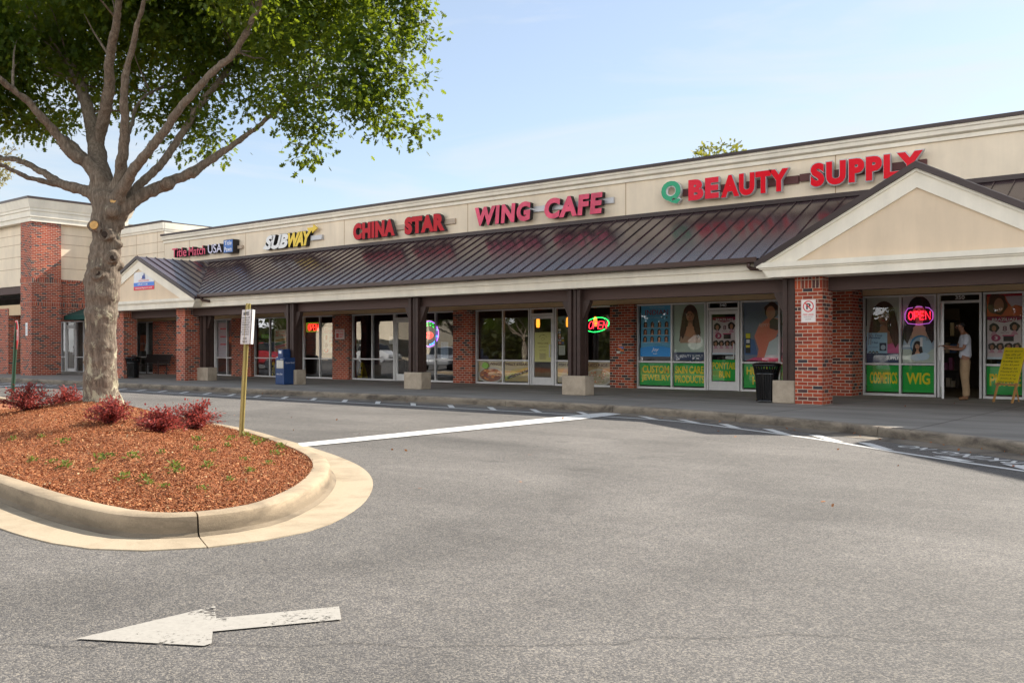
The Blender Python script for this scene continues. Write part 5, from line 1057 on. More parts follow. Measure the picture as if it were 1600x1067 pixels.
b = MB(); b.box(x0 + 0.10, x0 + 0.38, y0 - 0.010, y0 - 0.006, 0.545, 0.76, pal((0.5, 0.48, 0.42))); [b.box(x0 + 0.12, x0 + 0.36, y0 - 0.012, y0 - 0.010, 0.56 + i*0.035, 0.575 + i*0.035, pal((0.2, 0.19, 0.18))) for i in range(6)]; b.build('newspaper', None, t)
b = MB(); vs, fs = glyphs('News Daily', 0.0, 0.3); v = fit(vs, x0 + 0.06, x1 - 0.06, 0.30, 0.37); b.add([(p[0], y0 - 0.003, p[1]) for p in v], fs)
b.build('lettering', pal((0.55, 0.58, 0.62)), t); b = MB(); vs, fs = glyphs('Clayton News', 0.0, 0.3); v = fit(vs, y0 + 0.04, y1 - 0.03, 0.66, 0.73); b.add([(x1 + 0.003, p[0], p[1]) for p in v], fs); b.build('lettering', pal((0.55, 0.58, 0.62)), t)
b = MB(); b.box(x0 + 0.30, x0 + 0.40, y0 - 0.035, y0 - 0.005, 0.80, 0.825); b.build('handle', SILV, t)

# no parking sign on the brick column
def np_sign(x0, x1, z0, z1, y):
    f = Flat(x0, x1, z0, z1, y, (0.52, 0.47, 0.44)); a = (z1 - z0) / (x1 - x0)
    f.rect(0.03, 0.97, 0.02, 0.98, (0.42, 0.10, 0.09)); f.rect(0.045, 0.955, 0.03, 0.97, (0.55, 0.50, 0.47)); f.ell(0.5, 0.70, 0.37, 0.37/a, (0.45, 0.02, 0.025), 32); f.ell(0.5, 0.70, 0.30, 0.30/a, (0.55, 0.50, 0.47), 32); f.text('P', 0.36, 0.66, 0.57, 0.83, (0.02, 0.02, 0.02), 0.04)
    f.poly([(0.26, 0.83), (0.31, 0.865), (0.74, 0.57), (0.69, 0.535)], (0.45, 0.02, 0.025)); f.text('FIRE LANE', 0.14, 0.86, 0.31, 0.38, (0.45, 0.03, 0.03), 0.01); f.text('TOW-AWAY', 0.18, 0.82, 0.22, 0.27, (0.3, 0.2, 0.2)); f.text('ZONE', 0.3, 0.7, 0.12, 0.17, (0.3, 0.2, 0.2)); return f
np_sign(-7.62, -7.31, 1.67, 2.14, 18.71).build('no_parking_sign', 'no parking fire lane sign with a red crossed P on the right brick column', 'sign')

# easel board: front face turned towards the drive on the left
t = thing('easel_sign', 'yellow handwritten board on a leaning wooden easel at the far right window', 'easel sign', (-4.55, 21.95, 0), rz=R(-38))
WOOD = mat('honey wood', (0.40, 0.20, 0.06), 0.55, var=0.25, vscale=6, stretch=(1, 1, 0.2))
def lb(nm, build, m): q = build.build(nm, m, None); q.parent = t; return q
tl = 0.34
for sx_ in (-0.30, 0.24): lb('leg', MB().add([(sx_-0.0, 0, 0), (sx_+0.045, 0, 0), (sx_+0.045+0.0, tl, 1.18), (sx_, tl, 1.18), (sx_, 0.03, 0), (sx_+0.045, 0.03, 0), (sx_+0.045, tl+0.03, 1.18), (sx_, tl+0.03, 1.18)], [(0,1,2,3), (7,6,5,4), (0,4,5,1), (1,5,6,2), (2,6,7,3), (3,7,4,0)]), WOOD)
for sx_ in (-0.22, 0.18): lb('rear_leg', MB().tube([(sx_, 0.60, 0.0), (sx_, 0.36, 1.1)], 0.017, n=6), WOOD)
lb('crossbar', MB().box(-0.32, 0.31, 0.085, 0.115, 0.36, 0.40), WOOD)
b = MB(); z0, z1 = 0.42, 1.16; g = lambda z: tl * z / 1.18 - 0.012
b.add([(-0.31, g(z0), z0), (0.30, g(z0), z0), (0.30, g(z1), z1), (-0.31, g(z1), z1), (-0.31, g(z0)+0.01, z0), (0.30, g(z0)+0.01, z0), (0.30, g(z1)+0.01, z1), (-0.31, g(z1)+0.01, z1)], [(0,1,2,3), (7,6,5,4), (0,4,5,1), (1,5,6,2), (2,6,7,3), (3,7,4,0)]); lb('board', b, mat('yellow board', (0.72, 0.58, 0.01), 0.5))
b = MB()
for i, s_ in enumerate(['Beauty Special', 'Sale 10% off', 'All wigs $19.99', 'Braiding hair', '2 for $5 pack', 'Relaxer kit', 'Weaving $12.99', 'Lace front wig', 'Jewelry $1 up', 'Nail polish']):
    vs, fs = glyphs(s_, 0.0, 0.25); zz = 1.13 - 0.072*(i+1); v = fit(vs, -0.26 + 0.02*(i % 3), 0.24 - 0.03*(i % 2), zz, zz + 0.045); b.add([(p[0], g(p[1]) - 0.004, p[1]) for p in v], fs)
lb('handwriting', b, BLACK)

# sign posts in the island
def channel_post(t, base, top, m, turn=0.0, w_=0.03):
    b = MB(); c, s = math.cos(turn), math.sin(turn)
    prof = [(-w_, 0.0), (-w_, 0.02), (-w_*0.5, 0.02), (-w_*0.4, -0.012), (w_*0.4, -0.012), (w_*0.5, 0.02), (w_, 0.02), (w_, 0.0), (w_*0.55, -0.0), (w_*0.45, -0.03), (-w_*0.45, -0.03), (-w_*0.55, 0.0)]
    n = len(prof); vs = []
    for p in (base, top): vs += [(p[0] + u*c - v*s, p[1] + u*s + v*c, p[2]) for u, v in prof]
    b.add(vs, [(i, (i+1) % n, n + (i+1) % n, n + i) for i in range(n)] + [list(range(n)), list(range(2*n-1, n-1, -1))]); return b.build('post', m, t)
PG = mat('weathered green gold post', (0.36, 0.29, 0.10), 0.5, 0.3, var=0.3, vscale=5, stretch=(1, 1, 0.3))
bx, by = -10.55, 7.30
t = thing('sign_post', 'white notice sign on a gold green post at the right end of the mulch island', 'sign post', (bx, by, 0.0))
channel_post(t, (bx, by, -0.05), (bx + 0.09, by + 0.05, 1.72), PG, R(20))
yaw = R(-82)      # the plate faces the drive at the left, seen edge-on from here
def plate(t, c, wdt, z0, z1, yaw, lean=(0.05, 0.03), words=True):
    ca, sa = math.cos(yaw), math.sin(yaw)
    def W(u, z, d=0.0): k = (z - 0.8); return (c[0] + u*ca + d*sa + lean[0]*k, c[1] + u*sa - d*ca + lean[1]*k, z)
    b = MB(); P = [W(-wdt/2, z0), W(wdt/2, z0), W(wdt/2, z1), W(-wdt/2, z1), W(-wdt/2, z0, -0.004), W(wdt/2, z0, -0.004), W(wdt/2, z1, -0.004), W(-wdt/2, z1, -0.004)]
    b.add(P, [(0,1,2,3), (7,6,5,4), (0,4,5,1), (1,5,6,2), (2,6,7,3), (3,7,4,0)]); b.build('sign_plate', mat('white sign plate', (0.66, 0.65, 0.64), 0.45), t)
    if not words: return
    b = MB()
    def txt(s, z, h, ww, bold=0.01):
        vs, fs = glyphs(s, bold); v = fit(vs, -ww/2, ww/2, z, z + h); b.add([W(p[0], p[1], 0.003) for p in v], fs)
    txt('NOTICE', z1 - 0.075, 0.045, wdt*0.6, 0.03)
    for i, s in enumerate(['PARKING FOR', 'CUSTOMERS ONLY', 'WHILE ON THESE', 'PREMISES', 'UNAUTHORIZED', 'VEHICLES WILL', 'BE TOWED AT', 'OWNER EXPENSE']): txt(s, z1 - 0.115 - 0.031*i, 0.019, wdt*(0.86 - 0.1*(i % 2)))
    txt('24 HR', z0 + 0.06, 0.03, wdt*0.4, 0.02); txt('NO. 41', z0 + 0.018, 0.03, wdt*0.45, 0.02)
    b.build('lettering', pal((0.03, 0.03, 0.03)), t)
yw2 = math.atan2(-AXX, 0) if False else R(-8)
plate(t, (bx + 0.065, by - 0.01), 0.28, 1.19, 1.64, R(-11), (0.05, 0.03))
plate(t, (bx + 0.11, by + 0.07), 0.24, 1.19, 1.64, R(137), (0.05, 0.03), False)
bx, by = -20.5, 8.60
t = thing('stop_sign', 'stop sign seen edge-on on a green leaning post at the left edge of the island', 'stop sign', (bx, by, 0))
channel_post(t, (bx, by, -0.1), (bx + 0.06, by + 0.07, 1.68), mat('green steel post', (0.05, 0.12, 0.075), 0.45, 0.3), R(20), 0.035)
b = MB(); ca = math.atan2(8.60, -20.5) + R(8); 
oc = [(0.33*math.cos(math.pi/8 + k*math.pi/4), 0.33*math.sin(math.pi/8 + k*math.pi/4)) for k in range(8)]
def W2(u, z, d): return (bx + 0.02 + u*math.cos(ca) + d*math.sin(ca), by + 0.04 + u*math.sin(ca) - d*math.cos(ca), 1.42 + z)
b.add([W2(u, v, 0.04) for u, v in oc] + [W2(u, v, 0.045) for u, v in oc], [list(range(8)), list(range(15, 7, -1))] + [(k, (k+1) % 8, 8 + (k+1) % 8, 8 + k) for k in range(8)], mat('sign back metal', (0.70, 0.70, 0.68), 0.35, 0.4))
b.add([W2(u*0.97, v*0.97, 0.038) for u, v in oc], [list(range(7, -1, -1))], pal((0.55, 0.02, 0.03))); vs, fs = glyphs('STOP', 0.02); v = fit(vs, -0.25, 0.25, -0.12, 0.12); b.add([W2(-p[0], p[1], 0.036) for p in v], fs, WHITE); b.build('sign_plate', None, t)

# ------------------------------------------------------------------ the oak on the island
RTX, RTY = 0.77453213, 0.63253457
def at(px, py, d):
    """point of the tree at depth d metres from where the photographer stood (tree stands about 14 m away)"""
    u = (px - 800) / 1470.0; return Vector((d*(AXX + u*RTX), d*(AXY + u*RTY), 1.12 + (546 - py) / 1470.0 * d))
D0 = 14.0
def bark_mat():
    m = bpy.data.materials.new('grey brown bark'); m.use_nodes = True; t = m.node_tree; p = t.nodes['Principled BSDF']; L = t.links.new; N = t.nodes.new
    g = N('ShaderNodeNewGeometry')
    def noise(sc, scale, det, ro):
        mp = N('ShaderNodeMapping'); mp.inputs['Scale'].default_value = scale; L(g.outputs['Position'], mp.inputs[0]); n = N('ShaderNodeTexNoise'); n.inputs['Scale'].default_value = sc; n.inputs['Detail'].default_value = det; n.inputs['Roughness'].default_value = ro; n.inputs['Distortion'].default_value = 0.6; L(mp.outputs[0], n.inputs['Vector']); return n
    a = noise(30, (1, 1, 0.22), 10, 0.74); r = N('ShaderNodeValToRGB'); e = r.color_ramp.elements; e[0].position = 0.30; e[0].color = (0.060, 0.045, 0.034, 1); e[1].position = 0.70; e[1].color = (0.33, 0.265, 0.20, 1); x = e.new(0.48); x.color = (0.165, 0.127, 0.093, 1); L(a.outputs[0], r.inputs[0])
    # pale grey green lichen patches, mostly low on the trunk
    c = noise(7, (1, 1, 0.6), 8, 0.75); sp = N('ShaderNodeSeparateXYZ'); L(g.outputs['Position'], sp.inputs[0])
    k = N('ShaderNodeMapRange'); k.inputs[1].default_value = 0.0; k.inputs[2].default_value = 3.5; k.inputs[3].default_value = 0.10; k.inputs[4].default_value = -0.06; L(sp.outputs[2], k.inputs[0])
    ad = N('ShaderNodeMath'); ad.operation = 'ADD'; L(c.outputs[0], ad.inputs[0]); L(k.outputs[0], ad.inputs[1])
    f = N('ShaderNodeMapRange'); f.inputs[1].default_value = 0.58; f.inputs[2].default_value = 0.66; L(ad.outputs[0], f.inputs[0])
    mx = N('ShaderNodeMixRGB'); mx.inputs['Color2'].default_value = (0.46, 0.43, 0.30, 1); L(f.outputs[0], mx.inputs['Fac']); L(r.outputs[0], mx.inputs['Color1']); L(mx.outputs[0], p.inputs['Base Color']); p.inputs['Roughness'].default_value = 0.92
    b = N('ShaderNodeBump'); b.inputs['Strength'].default_value = 0.9; b.inputs['Distance'].default_value = 0.025; L(a.outputs[0], b.inputs['Height']); L(b.outputs[0], p.inputs['Normal']); return m
BARK = bark_mat()
tree_base = Vector((-13.62, 6.92, 0.10))
OAK = thing('oak_tree', 'large spreading oak with a knotty grey trunk standing in the mulch island', 'tree', tree_base)
k = 1 / 105.0
LIMBS = [
 [(158, 664, 0, 36), (158, 650, 0, 32), (158, 630, 0, 28), (157, 590, 0, 25.5), (157, 540, 0, 24.3), (158, 490, 0, 24.8), (160, 455, 0, 26.5), (161, 430, 0, 27), (163, 405, 0, 24.5), (166, 380, 0, 22.5), (166, 350, 0, 21.5), (166, 325, 0, 22), (165, 300, 0, 20)],
 [(166, 325, 0, 21), (158, 280, 0.1, 19), (152, 245, 0.3, 16), (148, 215, 0.5, 13), (138, 175, 0.7, 11), (124, 130, 0.9, 9.5), (110, 105, 1.0, 9), (75, 60, 1.4, 7), (30, 20, 1.8, 5), (-20, -10, 2.2, 4)],
 [(150, 225, 0.4, 11), (162, 190, 0.2, 10.5), (170, 140, -0.1, 9.5), (172, 90, -0.4, 8.5), (182, 30, -0.8, 7), (190, -60, -1.2, 5)],
 [(172, 320, 0.1, 16), (186, 285, 0.0, 12), (191, 245, -0.2, 9.5), (196, 195, -0.4, 8), (194, 140, -0.6, 7), (205, 80, -0.8, 5.5), (225, 0, -1.2, 4)],
 [(180, 315, -0.1, 14), (200, 280, -0.3, 10), (225, 245, -0.5, 8.5), (252, 212, -0.6, 8), (285, 165, -0.8, 7), (325, 120, -1.0, 6.5), (368, 80, -1.2, 6), (400, 20, -1.6, 5), (430, -40, -2, 4)],
 [(182, 330, 0.1, 12), (212, 295, 0.3, 7.5), (250, 258, 0.5, 7), (280, 215, 0.7, 6.5), (305, 175, 0.9, 6), (340, 130, 1.1, 5.5), (372, 90, 1.4, 5), (410, 45, 1.8, 4), (440, -10, 2.2, 3)],
 [(178, 345, 0, 17), (196, 325, 0.0, 13), (222, 305, 0.1, 11), (258, 290, 0.2, 10.5), (270, 282, 0.2, 9.5), (300, 270, 0.3, 9), (335, 246, 0.4, 7), (365, 226, 0.5, 5.5), (400, 200, 0.6, 4.5), (430, 175, 0.7, 4), (458, 150, 0.8, 3.2), (478, 132, 0.9, 2.4)],
 [(158, 318, 0, 13), (140, 302, 0.0, 10), (118, 294, 0.1, 9.5), (95, 288, 0.2, 8.5), (75, 274, 0.3, 6.5), (50, 260, 0.5, 5.5), (20, 248, 0.7, 4.8), (-10, 245, 0.9, 4.5), (-60, 225, 1.3, 4)],
 [(90, 288, 0.2, 6), (60, 282, 0.0, 5), (30, 272, -0.2, 4.5), (0, 257, -0.4, 4), (-50, 240, -0.8, 3)],
 [(158, 285, 0, 15), (140, 258, 0.0, 12), (115, 242, -0.1, 10.5), (92, 215, -0.2, 8.5), (72, 190, -0.4, 7.5), (45, 160, -0.6, 6.5), (20, 140, -0.8, 6), (-20, 105, -1.2, 5), (-60, 60, -1.6, 4)],
 [(132, 245, 0.1, 8), (110, 222, 0.3, 5), (85, 208, 0.5, 3.5), (60, 195, 0.8, 2.6)],
 [(195, 225, -0.3, 5), (206, 195, 0.2, 4), (214, 165, 0.6, 3.5), (235, 145, 0.9, 3.2), (275, 130, 1.3, 2.6), (320, 105, 1.6, 2)],
]
tb = MB()
for li, Lm in enumerate(LIMBS):
    # resample with wobble
    P_ = [(at(x, y, D0 + dd), r * k * (1 + dd/D0) * (0.96 if li == 0 else 0.88)) for x, y, dd, r in Lm]; pts = []; rad = []; rr = random.Random(li + 3)
    for i in range(len(P_) - 1):
        p0 = P_[max(i-1, 0)][0]; p1 = P_[i][0]; p2 = P_[i+1][0]; p3 = P_[min(i+2, len(P_)-1)][0]; ns = 4
        for j in range(ns):
            t = j / ns; q = 0.5*((2*p1) + (p2-p0)*t + (2*p0-5*p1+4*p2-p3)*t*t + (3*p1-p0-3*p2+p3)*t**3)
            w_ = 0.010 if li else 0.0; pts.append(q + Vector((rr.uniform(-w_, w_), rr.uniform(-w_, w_), rr.uniform(-w_, w_)))); rad.append((P_[i][1]*(1-t) + P_[i+1][1]*t) * rr.uniform(0.95, 1.06))
    pts.append(P_[-1][0]); rad.append(P_[-1][1]); tb.tube(pts, rad, n=18)
def blob(c, r, sq=(1, 1, 1)):
    n1, n2 = 8, 12; vs = [(c.x, c.y, c.z - r*sq[2])]; 
    for i in range(1, n1):
        a = -math.pi/2 + math.pi*i/n1
        for j in range(n2): q = 2*math.pi*j/n2; vs.append((c.x + r*sq[0]*math.cos(a)*math.cos(q), c.y + r*sq[1]*math.cos(a)*math.sin(q), c.z + r*sq[2]*math.sin(a)))
    vs.append((c.x, c.y, c.z + r*sq[2])); fs = [(0, 1+(j+1) % n2, 1+j) for j in range(n2)] + [(1+i*n2+j, 1+i*n2+(j+1) % n2, 1+(i+1)*n2+(j+1) % n2, 1+(i+1)*n2+j) for i in range(n1-2) for j in range(n2)]
    t0 = 1+(n1-2)*n2; fs += [(t0+j, t0+(j+1) % n2, len(vs)-1) for j in range(n2)]; tb.add(vs, fs)
for (x, y, dd, r) in [(148, 425, -0.10, 11), (176, 402, -0.12, 11), (184, 382, -0.05, 8), (151, 345, -0.10, 10), (171, 368, -0.17, 9), (155, 400, -0.10, 9), (186, 350, 0, 10), (152, 426, -0.2, 8), (262, 287, 0.1, 11), (240, 300, 0.1, 8), (176, 330, -0.2, 12), (140, 440, 0.1, 11), (186, 415, 0.05, 8), (265, 290, 0.2, 8), (300, 270, 0.25, 10)]: blob(at(x, y, D0 + dd), r*k)
for (x, y, dd, r) in [(147, 352, -0.25, 9), (177, 313, -0.22, 7), (163, 366, -0.27, 9), (175, 402, -0.285, 8), (151, 426, -0.275, 9.5)]:
    c = at(x, y, D0 + dd); e1 = Vector((0.774, 0.632, 0)); e2 = Vector((0, 0, 1)); tb.tube([c + (e1*math.cos(q) + e2*math.sin(q))*r*k for q in [2*math.pi*j/16 for j in range(17)]], 2.0*k, n=8)
for a in range(7):        # root flare
    q = a * 0.9 + 0.3; c = at(160, 650, D0); tb.tube([c + Vector((math.cos(q)*0.1, math.sin(q)*0.1, 0.35)), c + Vector((math.cos(q)*0.26, math.sin(q)*0.26, 0.08)), c + Vector((math.cos(q)*0.36, math.sin(q)*0.36, -0.10))], [0.12, 0.10, 0.05], n=10)
trunk = tb.build('trunk', BARK, OAK, smooth=True)
rm = trunk.modifiers.new('remesh', 'REMESH'); rm.mode = 'VOXEL'; rm.voxel_size = 0.020; rm.use_smooth_shade = True
sm = trunk.modifiers.new('smooth', 'SMOOTH'); sm.iterations = 5; sm.factor = 0.6
tx = bpy.data.textures.new('bark lumps', 'CLOUDS'); tx.noise_scale = 0.09; dm = trunk.modifiers.new('lumps', 'DISPLACE'); dm.texture = tx; dm.strength = 0.035; dm.mid_level = 0.5; dm.texture_coords = 'GLOBAL'
# sawn branch stubs and knot holes
CUT = mat('fresh cut wood', (0.62, 0.36, 0.12), 0.8, var=0.2, vscale=20); HOLE = mat('knot hole dark bark', (0.035, 0.022, 0.015), 0.95)
for (x, y, dd, r, m_) in [(147, 352, -0.25, 6.5, CUT), (177, 313, -0.22, 4.8, CUT), (255, 287, 0.08, 4, CUT), (163, 366, -0.262, 4.6, HOLE), (175, 402, -0.262, 3.2, HOLE), (151, 426, -0.26, 4.6, HOLE)]:
    c = at(x, y, D0 + dd); nrm = Vector((0.632 if m_ is CUT else 0.632, -0.774, 0.15)).normalized(); b = MB(); rr_ = r*k
    b.tube([c + nrm*(-0.10), c + nrm*(0.012 if m_ is CUT else 0.0)], [rr_*1.1, rr_], n=16); b.build('branch_scar' if m_ is CUT else 'knot_hole', m_, OAK)

LOBES = [(585,58,0,62),(612,16,0.5,50),(640,8,0.2,26),(640,-14,0.3,26),(541,115,-0.3,62),(598,132,0,42),(648,122,0.1,22),(600,185,0.3,28),(645,192,0.3,20),(553,182,-0.4,44),(500,205,0,40),(520,236,0,18),(575,212,0,18),(455,160,-0.4,50),(474,105,1.0,72),(520,30,1.0,85),(430,60,-0.6,60),(420,-70,0.3,140),(540,-70,0.3,100),(640,60,0.3,30),(476,240,0.2,16),(605,80,0.6,40),
 (360,150,0.9,46),(375,200,0.9,28),(335,218,0.9,24),(300,195,1.3,28),(290,130,1.7,54),(330,70,1.4,80),(270,30,0.9,80),(230,-60,0.6,150),(290,234,1.1,13),(252,228,1.5,10),(400,110,1.2,50),(395,160,0.7,26),
 (150,50,1.8,84),(100,110,1.4,50),(50,160,1.1,32),(15,182,0.7,22),(100,180,1.5,18),(60,85,0.6,62),(0,95,0.3,64),(0,20,-0.2,90),(-80,60,0,140),(-70,160,0,70),(165,150,2.1,34),(210,158,2.1,28),(80,-70,0.4,160),(165,0,0.9,90),(130,160,1.6,20),(70,195,1.0,14),(40,188,0.4,28),(92,193,0.2,20),(8,168,0.6,38),(130,118,0.8,46),(240,182,1.2,24),(315,182,1.0,24),(268,160,1.0,28),(195,120,1.0,34),
 (330,-20,2.8,130),(480,20,2.6,105),(60,40,3.0,120),(250,70,2.6,80),(300,-110,1.5,160),(480,-80,2.0,130),(100,-120,2.0,160),(420,0,3.2,110),(200,-30,3.4,130),(530,-10,2.0,75),(20,-50,3.2,130),(380,-60,-1.6,110),(170,-110,-1.4,120)]
def leaf_shape():
    h = [(0.0, 0.0), (0.07, 0.20), (0.34, 0.20), (0.14, 0.38), (0.42, 0.55), (0.14, 0.62), (0.24, 0.84), (0.0, 1.0)]
    return np.array(h + [(-x, y) for x, y in h[-2:0:-1]])
LEAF = leaf_shape()
def leaf_mesh(C, dirs, size, seed, name, m, parent, droop=0.25, shape=LEAF):
    """C (n,3) leaf stalk points, dirs (n,3) growth direction"""
    g = np.random.default_rng(seed); n = len(C); d = dirs + g.normal(0, 0.65, (n, 3)); d[:, 2] -= droop; d /= np.linalg.norm(d, axis=1)[:, None]
    up = g.normal(0, 0.55, (n, 3)) + np.array([0, 0, 1.0]); s = np.cross(d, up); s /= np.linalg.norm(s, axis=1)[:, None] + 1e-9; nn = np.cross(s, d); sz = g.uniform(0.6, 1.15, n) * size; m_ = len(shape)
    V = C[:, None, :] + sz[:, None, None] * (shape[None, :, 0, None]*s[:, None, :] + shape[None, :, 1, None]*d[:, None, :] + (-0.22*np.abs(shape[None, :, 0, None])*1.0 - 0.12*shape[None, :, 1, None]**2)*nn[:, None, :])
    F = np.arange(n*m_).reshape(-1, m_); return mesh_np(name, V.reshape(-1, 3), F, m_, m, np.clip(g.normal(0.5, 0.22, n), 0, 1), parent, o0=tuple(origin(parent)))
def leaf_mat(name, lo, hi, tr, trans=0.45):
    m = bpy.data.materials.new(name); m.use_nodes = True; t = m.node_tree; p = t.nodes['Principled BSDF']; L = t.links.new; N = t.nodes.new; o = t.nodes['Material Output']
    a = N('ShaderNodeAttribute'); a.attribute_name = 'tone'; r = N('ShaderNodeValToRGB'); r.color_ramp.elements[0].color = (*lo, 1); r.color_ramp.elements[1].color = (*hi, 1); L(a.outputs['Fac'], r.inputs[0]); L(r.outputs[0], p.inputs['Base Color'])
    p.inputs['Roughness'].default_value = 0.55; p.inputs['Specular IOR Level'].default_value = 0.22; tl_ = N('ShaderNodeBsdfTranslucent'); r2 = N('ShaderNodeValToRGB'); r2.color_ramp.elements[0].color = tuple(x*0.6 for x in tr) + (1,); r2.color_ramp.elements[1].color = (*tr, 1); L(a.outputs['Fac'], r2.inputs[0]); L(r2.outputs[0], tl_.inputs[0])
    mx = N('ShaderNodeMixShader'); mx.inputs[0].default_value = trans; L(p.outputs[0], mx.inputs[1]); L(tl_.outputs[0], mx.inputs[2]); L(mx.outputs[0], o.inputs['Surface']); return m
OAKLEAF = leaf_mat('oak leaf', (0.014, 0.038, 0.008), (0.055, 0.105, 0.014), (0.38, 0.47, 0.024), 0.42)
def crown(lobes, seed, per, ntw, lsize, name, m, parent, d0=D0, spread=0.135):
    g = np.random.default_rng(seed); C = []; Dv = []; tips = []
    for (x, y, dd, r) in lobes:
        c = np.array(at(x, y, d0 + dd)); R_ = r / 105.0 * (d0 + dd) / d0; n = int(ntw * R_**2.0)
        u = g.normal(0, 1, (n, 3)); u /= np.linalg.norm(u, axis=1)[:, None]; q = g.random(n)**0.45; P_ = c + u * (R_ * 0.93 * q)[:, None] * np.array([1, 1, 0.92]); tips.append(np.concatenate([P_, u], 1))
    T = np.concatenate(tips); keep = np.sin(T[:, 0]*3.6 + 1.3*np.sin(T[:, 2]*4.1)) + np.sin(T[:, 1]*3.9 + T[:, 2]*2.9) + np.sin(T[:, 2]*5.6 - T[:, 0]*2.4) > -0.45
    T = T[keep]
    for i in range(per):
        off = g.normal(0, spread, (len(T), 3)); C.append(T[:, :3] + off); Dv.append(T[:, 3:] * 0.7 + off / spread * 0.35)
    C = np.concatenate(C); Dv = np.concatenate(Dv); return leaf_mesh(C, Dv, lsize, seed + 1, name, m, parent), T
cr_, TIPS = crown(LOBES, 21, 12, 300, 0.108, 'crown', OAKLEAF, OAK)
print('oak leaves', len(cr_.data.polygons))
# small branches from the limbs into the crown
limbpts = []
for Lm in LIMBS[1:]:
    for x, y, dd, r in Lm[3:]: limbpts.append((at(x, y, D0+dd), r*k))
used_ = {}; tw = MB(); rr = random.Random(5); sel = rr.sample(range(len(TIPS)), min(len(TIPS), 620))
for i in sel:
    tip = Vector(TIPS[i][:3]); cand = min(limbpts, key=lambda q: (q[0] - tip).length + (0.8 if q[0].z > tip.z else 0)); L_ = (cand[0] - tip).length
    ck = tuple(cand[0]); used_[ck] = used_.get(ck, 0) + 1
    if L_ > 1.25 or tip.z < cand[0].z - 0.25 or used_[ck] > 7: continue
    mid = cand[0].lerp(tip, 0.5) + Vector((rr.uniform(-.12, .12), rr.uniform(-.12, .12), rr.uniform(-.05, .2)))*L_; r0 = min(cand[1]*0.5, 0.010 + 0.010*L_); tw.tube([cand[0], cand[0].lerp(mid, 0.5), mid, mid.lerp(tip, 0.55) + Vector((0, 0, 0.03)), tip], [r0, r0*0.8, r0*0.6, r0*0.4, 0.003], n=5, cap=False)
tw.build('branches', BARK, OAK, smooth=True)
for sd_, (x, y) in enumerate([(70, 295), (24, 218), (40, 222)]):   # stray sprigs
    pass

# ------------------------------------------------------------------ other trees
YLEAF = leaf_mat('yellow green leaf', (0.07, 0.10, 0.015), (0.20, 0.20, 0.03), (0.35, 0.34, 0.04)); AUT = leaf_mat('dry autumn leaf', (0.14, 0.13, 0.05), (0.32, 0.27, 0.10), (0.42, 0.36, 0.14))
def round_tree(name, label, base, h, R_, m, n, seed, lsize, group=None, trunk_r=0.22):
    t = thing(name, label, 'tree', base, group); g = np.random.default_rng(seed); c = Vector(base) + Vector((0, 0, h - R_*0.9)); b = MB()
    b.tube([Vector(base) - Vector((0, 0, 0.2)), Vector(base) + Vector((0.1, 0, h*0.3)), c + Vector((0, 0, -R_*0.3)), c + Vector((0.1, 0.1, R_*0.5))], [trunk_r*1.2, trunk_r, trunk_r*0.6, 0.05], n=10)
    for a in range(10): q = a*0.65; b.tube([c + Vector((0, 0, -R_*0.7)), c + Vector((math.cos(q)*R_*0.4, math.sin(q)*R_*0.4, -R_*0.1)), c + Vector((math.cos(q)*R_*0.8, math.sin(q)*R_*0.8, R_*0.3*math.sin(a*2.3)))], [trunk_r*0.4, trunk_r*0.2, 0.03], n=6)
    b.build('trunk', BARK, t, smooth=True); cl = []
    lob = [(c + Vector((g.normal(0, 0.42), g.normal(0, 0.42), g.normal(0.02, 0.34)))*1.0 - Vector((0, 0, 0)), R_*g.uniform(0.28, 0.5)) for _ in range(22)]
    lob = [(c + (q - c)*R_*1.0, r_) for q, r_ in lob]; per = n // 22; P_ = []; U_ = []
    for q, r_ in lob:
        u = g.normal(0, 1, (per, 3)); u /= np.linalg.norm(u, axis=1)[:, None]; P_.append(np.array(q) + u*(r_*g.random(per)**0.4)[:, None]); U_.append(u)
    leaf_mesh(np.concatenate(P_), np.concatenate(U_), lsize, seed, 'crown', m, t); return t
round_tree('background_tree', 'yellow green treetop showing above the parapet behind the red letter sign', (-24.0, 45.5, 0), 11.0, 3.7, YLEAF, 34000, 31, 0.26)
round_tree('background_tree', 'sparse pale autumn tree far off at the left edge above the brick building', (-76.5, 30.0, 0), 18.6, 3.2, AUT, 2600, 33, 0.26)
# trees across the car park behind the photographer (mirrored in the shop windows)
for i, (x, y, s_, rz_) in enumerate([(-31, -15, 0.75, 0.5), (-46, -11, 0.7, 2.1), (-20, -21, 0.8, 3.9), (-60, -18, 0.8, 5.0), (-8, -24, 0.75, 1.2), (-72, -8, 0.75, 2.9), (-38, -32, 0.9, 4.2), (-88, -24, 0.9, 0.2), (-54, -36, 1.0, 3.3), (3, -33, 0.9, 5.5), (-22, -38, 1.0, 1.9)]):
    copy_tree(OAK, None, (x, y, ZA), rz_, s_, 'leafy oak in the row across the car park, mirrored in the shop glass')['group'] = 'oaks across the car park'
WOODM = leaf_mat('far wood leaf', (0.02, 0.035, 0.010), (0.085, 0.085, 0.022), (0.10, 0.11, 0.02)); g_ = np.random.default_rng(99); NW = 36000
xx = g_.uniform(-150, 40, NW); yy = -44 + g_.normal(0, 3.0, NW); top = 5.5 + 2.5*np.sin(xx*0.21) + 1.6*np.sin(xx*0.53 + 1); zz_ = g_.random(NW)**0.8 * top; yy = yy + 1.5*np.sin(xx*0.6 + zz_*0.5)
tag(leaf_mesh(np.stack([xx, yy, zz_], 1), g_.normal(0, 1, (NW, 3)), 0.80, 98, 'far_wood', WOODM, None), kind='stuff')
